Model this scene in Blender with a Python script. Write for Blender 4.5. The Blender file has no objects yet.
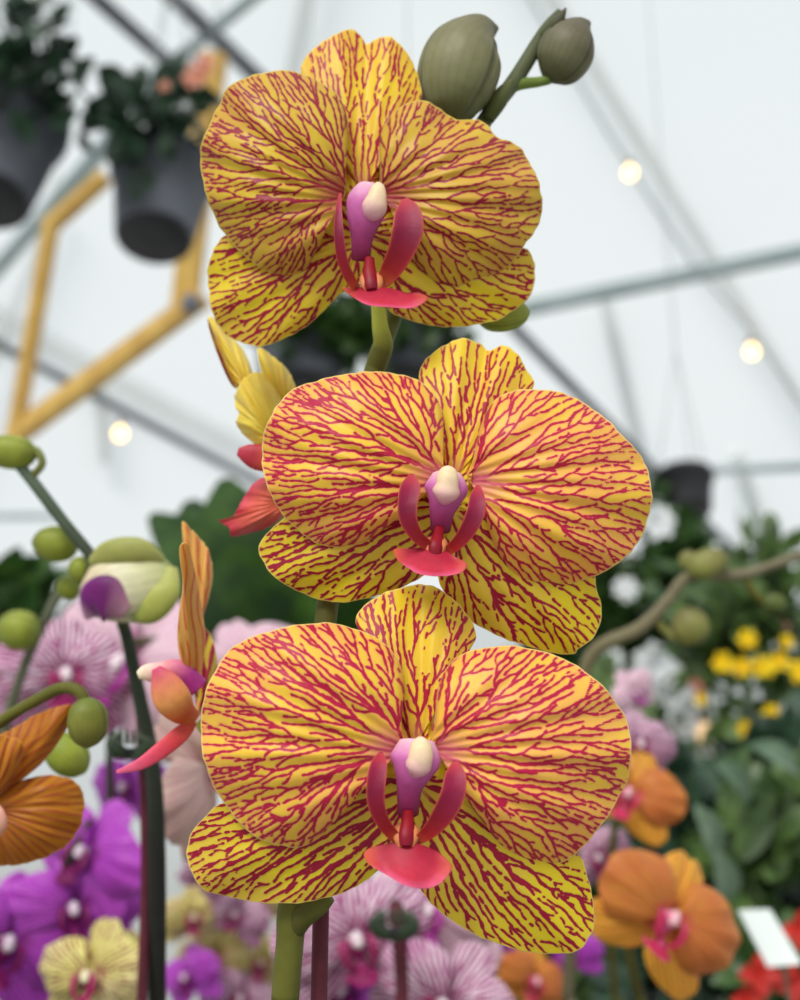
import bpy, math, random
import numpy as np
from mathutils import Vector, Matrix, Euler

random.seed(7)
rng = np.random.default_rng(11)
SC = bpy.context.scene
COL = SC.collection
PI = math.pi

# ------------------------------------------------------------------ camera
PITCH = math.radians(18.0)
FPX = 1200.0
CAM = Vector((0.0, 0.0, 1.30))
FW = Vector((0, math.cos(PITCH), math.sin(PITCH)))
UP = Vector((0, -math.sin(PITCH), math.cos(PITCH)))
RT = Vector((1, 0, 0))


def at(px, py, d):
    return CAM + d * (FW + RT * ((px - 400) / FPX) - UP * ((py - 500) / FPX))


def at_np(px, py, d):
    px = np.asarray(px, float); py = np.asarray(py, float); d = np.asarray(d, float) * np.ones_like(px)
    a = (px - 400) / FPX; b = -(py - 500) / FPX
    F = np.array(FW); U = np.array(UP); R = np.array(RT); C = np.array(CAM)
    return C + d[..., None] * (F + a[..., None] * R + b[..., None] * U)


cam_data = bpy.data.cameras.new('camera')
cam_data.sensor_fit = 'HORIZONTAL'
cam_data.sensor_width = 24.0
cam_data.lens = 24.0 * FPX / 800.0
cam_data.clip_start = 0.02
cam_data.dof.use_dof = True
cam_data.dof.focus_distance = 0.292
cam_data.dof.aperture_fstop = 36.0 / 4.2
cam = bpy.data.objects.new('camera', cam_data)
cam.location = CAM
cam.rotation_euler = (PI / 2 + PITCH, 0, 0)
COL.objects.link(cam)
SC.camera = cam
SC.view_settings.view_transform = 'Standard'
SC.view_settings.look = 'None'
SC.view_settings.gamma = 1.0
SC.view_settings.use_curve_mapping = False
SC.view_settings.exposure = 0.0
try:
    SC.cycles.use_denoising = True
    SC.cycles.max_bounces = 8
    SC.cycles.transparent_max_bounces = 12
except Exception:
    pass


# ------------------------------------------------------------------ objects
def empty(name, loc, label=None, cat=None, group=None, parent=None, rot=None, scale=None):
    o = bpy.data.objects.new(name, None)
    o.empty_display_size = 0.01
    COL.objects.link(o)
    if parent is not None:
        o.parent = parent
        o.location = Vector(loc) - WL[parent.name]
    else:
        o.location = loc
    WL[o.name] = Vector(loc)
    if rot is not None: o.rotation_euler = rot
    if scale is not None: o.scale = (scale,) * 3
    tag(o, label, cat, group)
    return o


WL = {}


def tag(o, label=None, cat=None, group=None, kind=None):
    if label: o['label'] = label
    if cat: o['category'] = cat
    if group: o['group'] = group
    if kind: o['kind'] = kind
    return o


def mk(name, verts, faces, mat, parent=None, attrs=None, cols=None, local=False, smooth=True):
    """one mesh object; verts in world coordinates unless local; faces = list of tuples or (n,4) array"""
    verts = np.asarray(verts, float).reshape(-1, 3)
    if parent is not None and not local:
        org = np.array(WL[parent.name])
    elif not local:
        org = np.array([verts[:, 0].mean(), verts[:, 1].mean(), verts[:, 2].min()])
    else:
        org = np.zeros(3)
    me = bpy.data.meshes.new(name)
    if isinstance(faces, np.ndarray):
        n = len(faces)
        me.vertices.add(len(verts))
        me.vertices.foreach_set('co', (verts - org).astype(np.float32).ravel())
        me.loops.add(n * 4)
        me.loops.foreach_set('vertex_index', faces.astype(np.int32).ravel())
        me.polygons.add(n)
        me.polygons.foreach_set('loop_start', np.arange(0, n * 4, 4, dtype=np.int32))
        me.update(calc_edges=True)
    else:
        me.from_pydata([tuple(v) for v in (verts - org)], [], faces)
        me.update()
    me.polygons.foreach_set('use_smooth', [smooth] * len(me.polygons))
    for k, a in (attrs or {}).items():
        at_ = me.attributes.new(k, 'FLOAT', 'POINT')
        at_.data.foreach_set('value', np.asarray(a, np.float32).ravel())
    if cols is not None:
        ca = me.attributes.new('col', 'FLOAT_COLOR', 'POINT')
        c4 = np.ones((len(verts), 4), np.float32); c4[:, :3] = cols
        ca.data.foreach_set('color', c4.ravel())
    me.materials.append(mat)
    o = bpy.data.objects.new(name, me)
    COL.objects.link(o)
    if parent is not None:
        o.parent = parent
        WL[o.name] = WL[parent.name].copy() if not local else Vector(WL[parent.name])
    else:
        o.location = org
        WL[o.name] = Vector(org)
    return o


# ------------------------------------------------------------------ materials
def srgb(r, g, b):
    f = lambda c: (c / 255) / 12.92 if c / 255 <= .04045 else ((c / 255 + .055) / 1.055) ** 2.4
    return (f(r), f(g), f(b))


def c4(c): return (c[0], c[1], c[2], 1)


class NT:
    def __init__(self, name):
        self.m = bpy.data.materials.new(name); self.m.use_nodes = True
        self.t = self.m.node_tree; self.t.nodes.clear()
        self.out = self.t.nodes.new('ShaderNodeOutputMaterial')

    def n(self, typ, **kw):
        nd = self.t.nodes.new(typ)
        for k, v in kw.items(): setattr(nd, k, v)
        return nd

    def l(self, a, b): self.t.links.new(a, b)

    def set(self, sock, v):
        if hasattr(v, 'is_linked') or isinstance(v, bpy.types.NodeSocket): self.l(v, sock)
        else: sock.default_value = v

    def math(self, op, a, b=0.0, clamp=False):
        nd = self.n('ShaderNodeMath', operation=op); nd.use_clamp = clamp
        self.set(nd.inputs[0], a); self.set(nd.inputs[1], b)
        return nd.outputs[0]

    def mix(self, f, a, b):
        nd = self.n('ShaderNodeMix', data_type='RGBA')
        self.set(nd.inputs[0], f)
        self.set(nd.inputs[6], c4(a) if isinstance(a, tuple) else a)
        self.set(nd.inputs[7], c4(b) if isinstance(b, tuple) else b)
        return nd.outputs[2]

    def noise(self, scale, detail=2.0, coord='Object', rough=.5):
        tc = self.n('ShaderNodeTexCoord'); nd = self.n('ShaderNodeTexNoise')
        nd.inputs['Scale'].default_value = scale; nd.inputs['Detail'].default_value = detail
        nd.inputs['Roughness'].default_value = rough
        self.l(tc.outputs[coord], nd.inputs['Vector'])
        return nd.outputs['Fac']

    def attr(self, name, out='Fac'):
        a = self.n('ShaderNodeAttribute'); a.attribute_name = name
        return a.outputs[out]

    def step(self, x, lo, hi):
        nd = self.n('ShaderNodeMapRange', interpolation_type='SMOOTHSTEP')
        self.set(nd.inputs[0], x); nd.inputs[1].default_value = lo; nd.inputs[2].default_value = hi
        return nd.outputs[0]

    def finish(self, col, rough=.5, spec=.4, trans=0.0, bump=None, bstr=.3, bdist=.0005, sheen=0.0, coat=0.0, metal=0.0):
        p = self.n('ShaderNodeBsdfPrincipled')
        self.set(p.inputs['Base Color'], c4(col) if isinstance(col, tuple) else col)
        self.set(p.inputs['Roughness'], rough)
        p.inputs['Specular IOR Level'].default_value = spec
        p.inputs['Metallic'].default_value = metal
        p.inputs['Coat Weight'].default_value = coat
        p.inputs['Sheen Weight'].default_value = sheen
        sh = p.outputs[0]
        nrm = None
        if bump is not None:
            b = self.n('ShaderNodeBump'); b.inputs['Strength'].default_value = bstr
            b.inputs['Distance'].default_value = bdist
            self.l(bump, b.inputs['Height']); self.l(b.outputs[0], p.inputs['Normal'])
        if trans > 0:
            t = self.n('ShaderNodeBsdfTranslucent')
            self.set(t.inputs[0], c4(col) if isinstance(col, tuple) else col)
            mx = self.n('ShaderNodeMixShader'); mx.inputs[0].default_value = trans
            self.l(sh, mx.inputs[1]); self.l(t.outputs[0], mx.inputs[2]); sh = mx.outputs[0]
        self.l(sh, self.out.inputs[0])
        return self.m


def petal_mat(name, ground, ground2, halo, vein, basecol, rim, thr=.12, soft=.22, brk=.5, base=(.05, .3),
              trans=.3, haze=0.35, scale=1.0, halo_w=.45):
    N = NT(name)
    v = N.attr('v'); e = N.attr('edge'); ve = N.attr('vein')
    n1 = N.noise(520 * scale, 2.0); n2 = N.noise(45 * scale, 3.0); n3 = N.noise(1500 * scale, 2)
    x = N.math('ADD', ve, N.math('MULTIPLY', N.math('SUBTRACT', n1, .5), brk * 2))
    x = N.math('ADD', x, N.math('MULTIPLY', N.math('SUBTRACT', n3, .5), .4))
    g = N.mix(N.step(n2, .38, .62), ground, ground2)
    g = N.mix(N.math('MULTIPLY', N.step(x, thr - halo_w - soft, thr), haze), g, halo)
    vc = N.mix(n3, vein, tuple(min(1, c * 1.45) for c in vein))
    c = N.mix(N.step(x, thr - soft / 2, thr + soft / 2), g, vc)
    c = N.mix(N.math('MULTIPLY', N.math('SUBTRACT', 1.0, N.step(v, base[0], base[1])), .8), c, basecol)
    c = N.mix(N.step(e, .25, 1.0), c, rim)
    return N.finish(c, rough=.42, spec=.35, trans=trans, bump=N.math('SUBTRACT', N.math('MULTIPLY', n3, .5), N.math('MULTIPLY', ve, .6)), bstr=.35, bdist=.0003, sheen=.1)


def col_mat(name, rough=.4, spec=.4, trans=.15, nscale=300, namt=.25, stretch=None, coat=0.0):
    N = NT(name)
    c = N.attr('col', 'Color'); n = N.noise(nscale, 4)
    m = N.n('ShaderNodeMix', data_type='RGBA', blend_type='MULTIPLY')
    m.inputs[0].default_value = 1.0
    N.l(c, m.inputs[6])
    g = N.math('ADD', N.math('MULTIPLY', n, namt * 2), 1 - namt)
    cc = N.n('ShaderNodeCombineColor'); [N.l(g, cc.inputs[i]) for i in range(3)]
    N.l(cc.outputs[0], m.inputs[7])
    return N.finish(m.outputs[2], rough=rough, spec=spec, trans=trans, bump=n, bstr=.25, bdist=.0004, coat=coat)


def plain(name, a, b, nscale=20, rough=.5, spec=.4, trans=0.0, metal=0.0, bstr=.2, bdist=.001, lo=.35, hi=.65):
    N = NT(name)
    n = N.noise(nscale, 4)
    return N.finish(N.mix(N.step(n, lo, hi), a, b), rough=rough, spec=spec, trans=trans, bump=n, bstr=bstr, bdist=bdist, metal=metal)


M = {}
CR = srgb(168, 22, 58)
M['petal_top_shaded'] = petal_mat('petal_top_shaded', srgb(226, 196, 56), srgb(222, 178, 70), srgb(206, 128, 70), srgb(146, 16, 48), srgb(176, 50, 70), srgb(226, 200, 90), thr=.0, soft=.3, haze=.5, brk=.42)  # darker copy of the golden petal: the top bloom's shade put into its colours
M['petal'] = petal_mat('petal_golden', srgb(248, 212, 70), srgb(248, 194, 92), srgb(242, 150, 100), srgb(178, 20, 64), srgb(232, 124, 146), srgb(250, 222, 136), thr=.0, soft=.3, haze=.7, brk=.42, base=(.03, .24))  # base tint: pink pigment, lightened to imitate backlight glowing round the column
M['sepal'] = petal_mat('sepal_lemon', srgb(240, 222, 50), srgb(234, 208, 76), srgb(230, 160, 76), srgb(156, 18, 54), srgb(240, 214, 110), srgb(246, 228, 130), thr=.0, soft=.3, haze=.22, brk=.42, base=(.0, .10), trans=.42)
M['dorsal'] = petal_mat('sepal_dorsal', srgb(244, 214, 50), srgb(240, 200, 66), srgb(232, 146, 78), srgb(166, 18, 56), srgb(230, 150, 120), srgb(248, 224, 120), thr=.0, soft=.3, haze=.3, brk=.42, base=(.0, .2))
M['petal_back'] = petal_mat('petal_reverse', srgb(240, 190, 100), srgb(236, 176, 80), srgb(224, 146, 70), srgb(206, 116, 56), srgb(200, 90, 110), srgb(244, 206, 120), thr=.8, haze=.5, brk=.6)
M['petal_yellow'] = petal_mat('petal_yellow_reverse', srgb(246, 226, 92), srgb(238, 206, 84), srgb(234, 200, 80), srgb(226, 196, 70), srgb(226, 190, 80), srgb(250, 232, 120), thr=.6, haze=.3)
M['lip'] = col_mat('lip_flesh', rough=.48, spec=.3, trans=.12, nscale=500, namt=.18)
M['bud'] = col_mat('bud_skin', rough=.5, spec=.3, trans=.05, nscale=260, namt=.2)
M['stem'] = col_mat('stem_skin', rough=.6, spec=.2, trans=0, nscale=160, namt=.28)
M['orange'] = petal_mat('orange_petal', srgb(228, 160, 70), srgb(218, 138, 68), srgb(214, 130, 70), srgb(206, 116, 68), srgb(220, 80, 100), srgb(226, 140, 90), thr=.6, soft=.8, haze=.25, trans=.42)
M['orange_sep'] = petal_mat('orange_sepal', srgb(236, 190, 66), srgb(230, 174, 64), srgb(226, 140, 50), srgb(214, 130, 50), srgb(210, 60, 90), srgb(244, 190, 80), thr=.3, soft=.6, haze=.4)
M['amber'] = petal_mat('amber_petal', srgb(216, 148, 40), srgb(200, 126, 30), srgb(190, 112, 38), srgb(170, 88, 36), srgb(160, 70, 40), srgb(224, 160, 70), thr=.7, soft=.9, haze=.6, trans=.42)
M['magenta'] = petal_mat('magenta_petal', srgb(206, 96, 214), srgb(190, 74, 200), srgb(180, 60, 190), srgb(168, 50, 180), srgb(130, 20, 120), srgb(220, 130, 226), thr=.5, soft=.6, haze=.3)
M['mottled'] = petal_mat('mottled_pink_petal', srgb(246, 234, 242), srgb(234, 200, 224), srgb(190, 110, 160), srgb(150, 36, 110), srgb(140, 20, 90), srgb(240, 226, 234), thr=-.05, soft=.5, haze=.6, brk=1.6, scale=.35)
M['pale'] = petal_mat('pale_pink_petal', srgb(232, 214, 220), srgb(224, 202, 208), srgb(226, 180, 200), srgb(214, 160, 190), srgb(190, 80, 150), srgb(246, 226, 232), thr=.5, soft=.6, haze=.4)
M['cream'] = petal_mat('speckled_cream_petal', srgb(226, 220, 130), srgb(230, 220, 160), srgb(214, 170, 120), srgb(140, 40, 70), srgb(170, 70, 90), srgb(236, 230, 140), thr=.75, soft=.3, haze=.1, brk=2.0, scale=.4)
M['blush'] = petal_mat('blush_petal', srgb(226, 200, 186), srgb(216, 186, 174), srgb(210, 176, 170), srgb(200, 150, 160), srgb(200, 140, 150), srgb(232, 210, 196), thr=.6, soft=.6, haze=.3)
M['leaf_dark'] = plain('leaf_dark', srgb(40, 70, 30), srgb(66, 98, 40), 30, .35, .5, .2)
M['leaf_deep'] = plain('leaf_deep', srgb(34, 52, 40), srgb(58, 84, 62), 30, .3, .5, .15)
M['leaf_mid'] = plain('leaf_mid', srgb(60, 86, 42), srgb(98, 124, 66), 26, .4, .5, .25)
M['leaf_grey'] = plain('leaf_grey_green', srgb(84, 110, 84), srgb(128, 150, 124), 14, .45, .5, .2)
M['pot'] = plain('pot_plastic_charcoal', srgb(84, 88, 98), srgb(94, 98, 108), 12, .5, .4)
M['potdark'] = plain('pot_plastic_black', srgb(34, 34, 38), srgb(42, 42, 46), 12, .5, .4)
M['clay'] = plain('pot_plastic_clay', srgb(150, 80, 56), srgb(168, 96, 66), 12, .6, .3)
M['soil'] = plain('bark_chips', srgb(70, 46, 30), srgb(110, 76, 50), 90, .9, .2, bstr=.8, bdist=.004)
M['steel'] = plain('roof_steel_dark', srgb(96, 98, 106), srgb(112, 114, 122), 3, .5, .4)
M['steelpale'] = plain('roof_steel_pale', srgb(186, 194, 196), srgb(200, 208, 208), 3, .5, .4)
M['steelteal'] = plain('roof_steel_teal', srgb(140, 156, 158), srgb(160, 174, 176), 3, .5, .4)
M['wood'] = plain('golden_pine', srgb(222, 182, 96), srgb(204, 160, 80), 18, .5, .4)
M['stake'] = plain('stake_maroon', srgb(82, 34, 44), srgb(98, 42, 54), 60, .6, .2)
M['stakegreen'] = plain('stake_dark', srgb(50, 50, 46), srgb(70, 66, 58), 60, .5, .4)
M['clip'] = plain('clip_plastic', srgb(44, 58, 42), srgb(56, 70, 50), 60, .4, .5)
M['wire'] = plain('cable_grey', srgb(150, 156, 158), srgb(166, 172, 172), 20, .5, .4)
M['socket'] = plain('socket_black', srgb(110, 106, 98), srgb(130, 124, 112), 20, .5, .4)
M['tag'] = plain('tag_white', srgb(226, 234, 232), srgb(236, 242, 240), 20, .5, .4)
M['yellowfl'] = plain('yellow_blossom', srgb(250, 220, 30), srgb(250, 206, 20), 60, .5, .3, .3)
M['redfl'] = plain('red_bract', srgb(214, 60, 50), srgb(190, 44, 40), 60, .5, .3, .3)
M['peachfl'] = plain('peach_blossom', srgb(236, 176, 150), srgb(226, 150, 128), 60, .5, .3, .3)
M['whitefl'] = plain('white_blossom', srgb(240, 240, 240), srgb(226, 232, 236), 60, .5, .3, .3)
M['floor'] = plain('concrete', srgb(176, 174, 168), srgb(196, 194, 188), 2, .8, .2)
M['bench'] = plain('bench_metal', srgb(150, 156, 156), srgb(170, 174, 172), 8, .5, .4, metal=.3)


def emissive(name, col, st):
    N = NT(name); e = N.n('ShaderNodeEmission'); e.inputs[0].default_value = c4(col); e.inputs[1].default_value = st
    N.l(e.outputs[0], N.out.inputs[0]); return N.m


def glazing(name, tint, trans):
    N = NT(name)
    n = N.noise(.35, 3)
    c = N.mix(N.step(n, .3, .7), tint, tuple(min(1, t * 1.03) for t in tint))
    a = N.n('ShaderNodeBsdfTransparent'); N.l(c, a.inputs[0])
    b = N.n('ShaderNodeBsdfTranslucent'); N.l(c, b.inputs[0])
    mx = N.n('ShaderNodeMixShader'); mx.inputs[0].default_value = trans
    N.l(a.outputs[0], mx.inputs[1]); N.l(b.outputs[0], mx.inputs[2]); N.l(mx.outputs[0], N.out.inputs[0])
    return N.m


M['bulb'] = emissive('bulb_glow', (1.0, .66, .24), 5.0)
M['bulbo'] = emissive('bulb_glow_amber', (1.0, .66, .36), 1.3)
M['glaze'] = glazing('greenhouse_film', (.97, .98, .98), .45)

# ------------------------------------------------------------------ world and lights
w = bpy.data.worlds.new('overcast'); SC.world = w; w.use_nodes = True
nt = w.node_tree; nt.nodes.clear()
wo = nt.nodes.new('ShaderNodeOutputWorld'); bg = nt.nodes.new('ShaderNodeBackground')
tc = nt.nodes.new('ShaderNodeTexCoord'); sp = nt.nodes.new('ShaderNodeSeparateXYZ')
rp = nt.nodes.new('ShaderNodeValToRGB')
nt.links.new(tc.outputs['Generated'], sp.inputs[0]); nt.links.new(sp.outputs[2], rp.inputs[0])
rp.color_ramp.elements[0].position = 0.0; rp.color_ramp.elements[0].color = (.62, .64, .60, 1)
rp.color_ramp.elements[1].position = 0.06; rp.color_ramp.elements[1].color = (.86, .90, .92, 1)
e_ = rp.color_ramp.elements.new(.6); e_.color = (.86, .93, .95, 1)
nt.links.new(rp.outputs[0], bg.inputs[0]); bg.inputs[1].default_value = 0.79
nt.links.new(bg.outputs[0], wo.inputs[0])
sun = bpy.data.lights.new('fill_sun', 'SUN'); sun.energy = 2.8; sun.angle = math.radians(28); sun.color = (1, .97, .92)  # fill added behind the camera to brighten the blooms; the sky is overcast
so = bpy.data.objects.new('fill_sun', sun); COL.objects.link(so)
so.rotation_euler = (math.radians(52), 0, math.radians(-22)); so.location = (0, -3, 6)


# ------------------------------------------------------------------ venation
def catmull(P, n, closed=True):
    P = np.asarray(P, float); k = len(P)
    dense = []
    rngk = range(k) if closed else range(k - 1)
    for i in rngk:
        if closed:
            p0, p1, p2, p3 = P[(i - 1) % k], P[i], P[(i + 1) % k], P[(i + 2) % k]
        else:
            p0, p1, p2, p3 = P[max(i - 1, 0)], P[i], P[i + 1], P[min(i + 2, k - 1)]
        t = np.linspace(0, 1, 16, endpoint=False)[:, None]
        dense.append(.5 * ((2 * p1) + (-p0 + p2) * t + (2 * p0 - 5 * p1 + 4 * p2 - p3) * t ** 2 + (-p0 + 3 * p1 - 3 * p2 + p3) * t ** 3))
    D = np.vstack(dense)
    D = np.vstack([D, D[:1] if closed else P[-1:]])
    seg = np.linalg.norm(np.diff(D[:, :2], axis=0), axis=1) + (0 if D.shape[1] == 2 else 1e-9)
    if D.shape[1] > 2: seg = np.linalg.norm(np.diff(D[:, :3], axis=0), axis=1) + 1e-9
    s = np.concatenate([[0], np.cumsum(seg)])
    q = np.linspace(0, s[-1], n, endpoint=not closed)
    return np.stack([np.interp(q, s, D[:, j]) for j in range(D.shape[1])], 1)


def vein_field(out, origin, axis, bias, lam, iters=12, seed=0, n_or=14, aniso=.16, turn=0.0):
    """a branching stripe field whose stripes follow the direction field fanning out of origin"""
    r_ = np.random.default_rng(seed)
    lo = out.min(0) - 10; hi = out.max(0) + 10
    nx, ny = [int(v) for v in np.ceil(hi - lo)]
    X, Y = np.meshgrid(np.arange(nx) + lo[0], np.arange(ny) + lo[1])
    dx, dy = X - origin[0], Y - origin[1]
    r = np.hypot(dx, dy) + 1e-6
    # slow wander of the direction
    wn = np.fft.irfft2(np.fft.rfft2(r_.standard_normal((ny, nx))) * np.exp(-((np.fft.fftfreq(ny)[:, None] ** 2 + np.fft.rfftfreq(nx)[None] ** 2) * (38 ** 2))), s=(ny, nx))
    wn = wn / (wn.std() + 1e-9) * .13
    ux = dx / r + bias * axis[0]; uy = dy / r + bias * axis[1]
    th = np.arctan2(uy, ux) + wn + turn
    ang = np.arctan2(dy, dx)
    k = np.round(np.log2(np.maximum(2 * PI * r / np.mean(lam) / 12, .5)))
    u = np.cos(12 * 2 ** k * ang) + .9 * r_.standard_normal((ny, nx))
    fx = np.fft.fftfreq(nx)[None]; fy = np.fft.fftfreq(ny)[:, None]
    banks = []; r95 = np.hypot(out[:, 0] - origin[0], out[:, 1] - origin[1]).max()
    for L in lam if isinstance(lam, (list, tuple)) else [lam]:
        k0 = 1.0 / L; F = []
        for i in range(n_or):
            a = PI * i / n_or
            n_ = (-math.sin(a), math.cos(a)); t_ = (math.cos(a), math.sin(a))
            kn = fx * n_[0] + fy * n_[1]; kt = fx * t_[0] + fy * t_[1]
            F.append(np.exp(-((np.abs(kn) - k0) / (.30 * k0)) ** 2 / 2 - (kt / (aniso * k0)) ** 2 / 2))
        banks.append(F)
    q = (th % PI) / PI * n_or
    i0 = np.floor(q).astype(int) % n_or; i1 = (i0 + 1) % n_or; fr = q - np.floor(q)
    for it in range(iters):
        U = np.fft.fft2(u); res = 0
        for bi, F in enumerate(banks):
            R = np.stack([np.fft.ifft2(U * f).real for f in F])
            g = np.take_along_axis(R, i0[None], 0)[0] * (1 - fr) + np.take_along_axis(R, i1[None], 0)[0] * fr
            wgt = 1.0 if len(banks) == 1 else (np.clip((r / r95 - .45) / .4, 0, 1) if bi == 0 else 1 - np.clip((r / r95 - .45) / .4, 0, 1))
            res = res + g / (np.sqrt((g ** 2).mean()) + 1e-9) * wgt
        res = res / (np.sqrt((res ** 2).mean()) + 1e-9)
        u = np.tanh(2.0 * res)
        if it < iters - 2: u = u + .22 * r_.standard_normal((ny, nx))
    return res, lo


def vein_tree(out, base, org, axis, bias, S0, S1, w0, w1, death, resume, seed):
    """veins grown outwards from the base: they fork where the gap to the next vein widens, stop short of one another, and break up"""
    r_ = random.Random(seed); q = 2
    lo = out.min(0) - 10; hi = out.max(0) + 10
    nx, ny = [int(v * q) + 2 for v in np.ceil(hi - lo)]
    G = np.full((ny, nx), -9.0, np.float32); O = np.zeros((ny, nx), np.int32)
    d = out - base; A = np.arctan2(d[:, 1], d[:, 0]); L = np.hypot(d[:, 0], d[:, 1])
    bins = np.full(360, 0.0)
    for a, l in zip(A, L):
        k = int((a + PI) / (2 * PI) * 360) % 360; bins[k] = max(bins[k], l)
    for _ in range(3):
        bins = np.maximum(bins, .98 * (np.roll(bins, 1) + np.roll(bins, -1)) / 2 * (bins == 0))
    bins = np.maximum(bins, 12)
    k1, k2, k3, k4 = [r_.uniform(0, 6.3) for _ in range(4)]

    def frac(x, y):
        dx, dy = x - base[0], y - base[1]
        return math.hypot(dx, dy) / bins[int((math.atan2(dy, dx) + PI) / (2 * PI) * 360) % 360]

    def flow(x, y):
        dx, dy = x - org[0], y - org[1]; l = math.hypot(dx, dy) + 1e-6
        a = math.atan2(dy / l + bias * axis[1], dx / l + bias * axis[0])
        return a + .16 * math.sin(x * .031 + k1 + y * .02) + .13 * math.sin(y * .043 + k2 - x * .017)
    yy, xx = np.mgrid[-9:10, -9:10]

    def stamp(x, y, w, tid):
        gx = (x - lo[0]) * q; gy = (y - lo[1]) * q; i = int(gx); j = int(gy)
        if i < 10 or j < 10 or i >= nx - 10 or j >= ny - 10: return False
        dist = np.hypot(xx - (gx - i), yy - (gy - j)) / q
        sl = (slice(j - 9, j + 10), slice(i - 9, i + 10))
        np.maximum(G[sl], w - dist, out=G[sl])
        m = dist < 1.2
        O[sl][m] = tid
        return True

    def occ(x, y, tid):
        i = int((x - lo[0]) * q); j = int((y - lo[1]) * q)
        if i < 0 or j < 0 or i >= nx or j >= ny: return False
        return O[j, i] not in (0, tid)
    am = math.atan2(axis[1], axis[0]); tips = []; nid = [1]
    r0 = 11.0
    n0 = max(9, int(4.2 * r0 / (S0 * .33)))
    for k in range(n0):
        a = am + (k / (n0 - 1) - .5) * 4.2 + r_.uniform(-.05, .05)
        tips.append([org[0] + r0 * math.cos(a), org[1] + r0 * math.sin(a), a, 0, r_.randint(0, 10), nid[0], 0]); nid[0] += 1
    step = .7

    def advance(tips, death, fork=True):
        new = []
        for t in tips:
            x, y, th, age, since, tid, skip = t
            f = frac(x, y)
            if f > 1.03: continue
            ph = flow(x, y); da = (ph - th + PI) % (2 * PI) - PI
            th += .075 * da + r_.gauss(0, .085)
            S = S0 + (S1 - S0) * min(1, max(0, (f - .3) / .6)) ; w = (w0 + (w1 - w0) * min(1, f)) * (1 + .12 * math.sin(age * .5 + tid))
            if age < 12: w *= .75 + .02 * age
            x += step * math.cos(th); y += step * math.sin(th)
            c, s_ = math.cos(th), math.sin(th)
            if skip > 0: skip -= 1
            elif not stamp(x, y, w, tid): continue
            if age > 9:
                hit = any(occ(x + 3.6 * math.cos(th + a), y + 3.6 * math.sin(th + a), tid) for a in (-.6, 0, .6))
                if hit and f > .25:
                    if r_.random() < .6: continue
                    th += r_.choice((-.25, .25))
                # too close to a neighbour on one side: lean away from it
                for sg in (-1, 1):
                    if occ(x - sg * s_ * S * .42, y + sg * c * S * .42, tid): th -= sg * .05
                if occ(x - sg * s_ * S * .26, y + sg * c * S * .26, tid): th -= sg * .10
                if occ(x - s_ * S * .3, y + c * S * .3, tid) and occ(x + s_ * S * .3, y - c * S * .3, tid) and f > .2 and r_.random() < .12: continue
            dr = death * (1 if f > .35 else 0)
            if r_.random() < dr and f > .15:
                if r_.random() < resume: skip = r_.randint(4, 8)
                else: continue
            since += 1
            if fork and since > 7 and f > .14:
                for sg in r_.sample((-1, 1), 2):
                    free = True
                    for k in range(3, int(S * 1.28) + 1, 1):
                        for bk in (0, 2.0, -2.5):
                            if occ(x - sg * s_ * k - c * bk, y + sg * c * k - s_ * bk, tid): free = False; break
                        if not free: break
                    if free and r_.random() < .22:
                        new.append([x, y, th + sg * r_.uniform(.5, .95), 0, -r_.randint(0, 6), nid[0], r_.choice((0, 0, 0, 3)) if death > .01 else 0]); nid[0] += 1
                        since = 0; th -= sg * .12; break
            new.append([x, y, th, age + 1, since, tid, skip])
        return new
    it = 0
    while tips and it < 900:
        tips = advance(tips, death); it += 1
    # new short veins start wherever a bare patch is left
    sites = [(r_.uniform(10, nx - 10), r_.uniform(10, ny - 10)) for _ in range(int(nx * ny / 90))]
    sites = sorted((frac(i / q + lo[0], j / q + lo[1]), i, j) for i, j in sites)
    for f, i, j in sites:
        if f < .16 or f > 1.0: continue
        S = S0 + (S1 - S0) * min(1, f); k = int(S * 1.15); i = int(i); j = int(j)
        if O[max(0, j - k):j + k, max(0, i - k):i + k].any(): continue
        x = i / q + lo[0]; y = j / q + lo[1]; nid[0] += 1
        tt = [[x, y, flow(x, y), 5, 0, nid[0], 0]]; it = 0
        while tt and it < 220: tt = advance(tt, death + .03, fork=it > 14); it += 1
    return np.clip(G / 2.0, -1, 1), lo, q


def bil(F, lo, P, q=1):
    P = lo + (P - lo) * q
    ny, nx = F.shape
    x = np.clip(P[..., 0] - lo[0], 0, nx - 1.001); y = np.clip(P[..., 1] - lo[1], 0, ny - 1.001)
    i = x.astype(int); j = y.astype(int); a = x - i; b = y - j
    return (F[j, i] * (1 - a) + F[j, i + 1] * a) * (1 - b) + (F[j + 1, i] * (1 - a) + F[j + 1, i + 1] * a) * b


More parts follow.
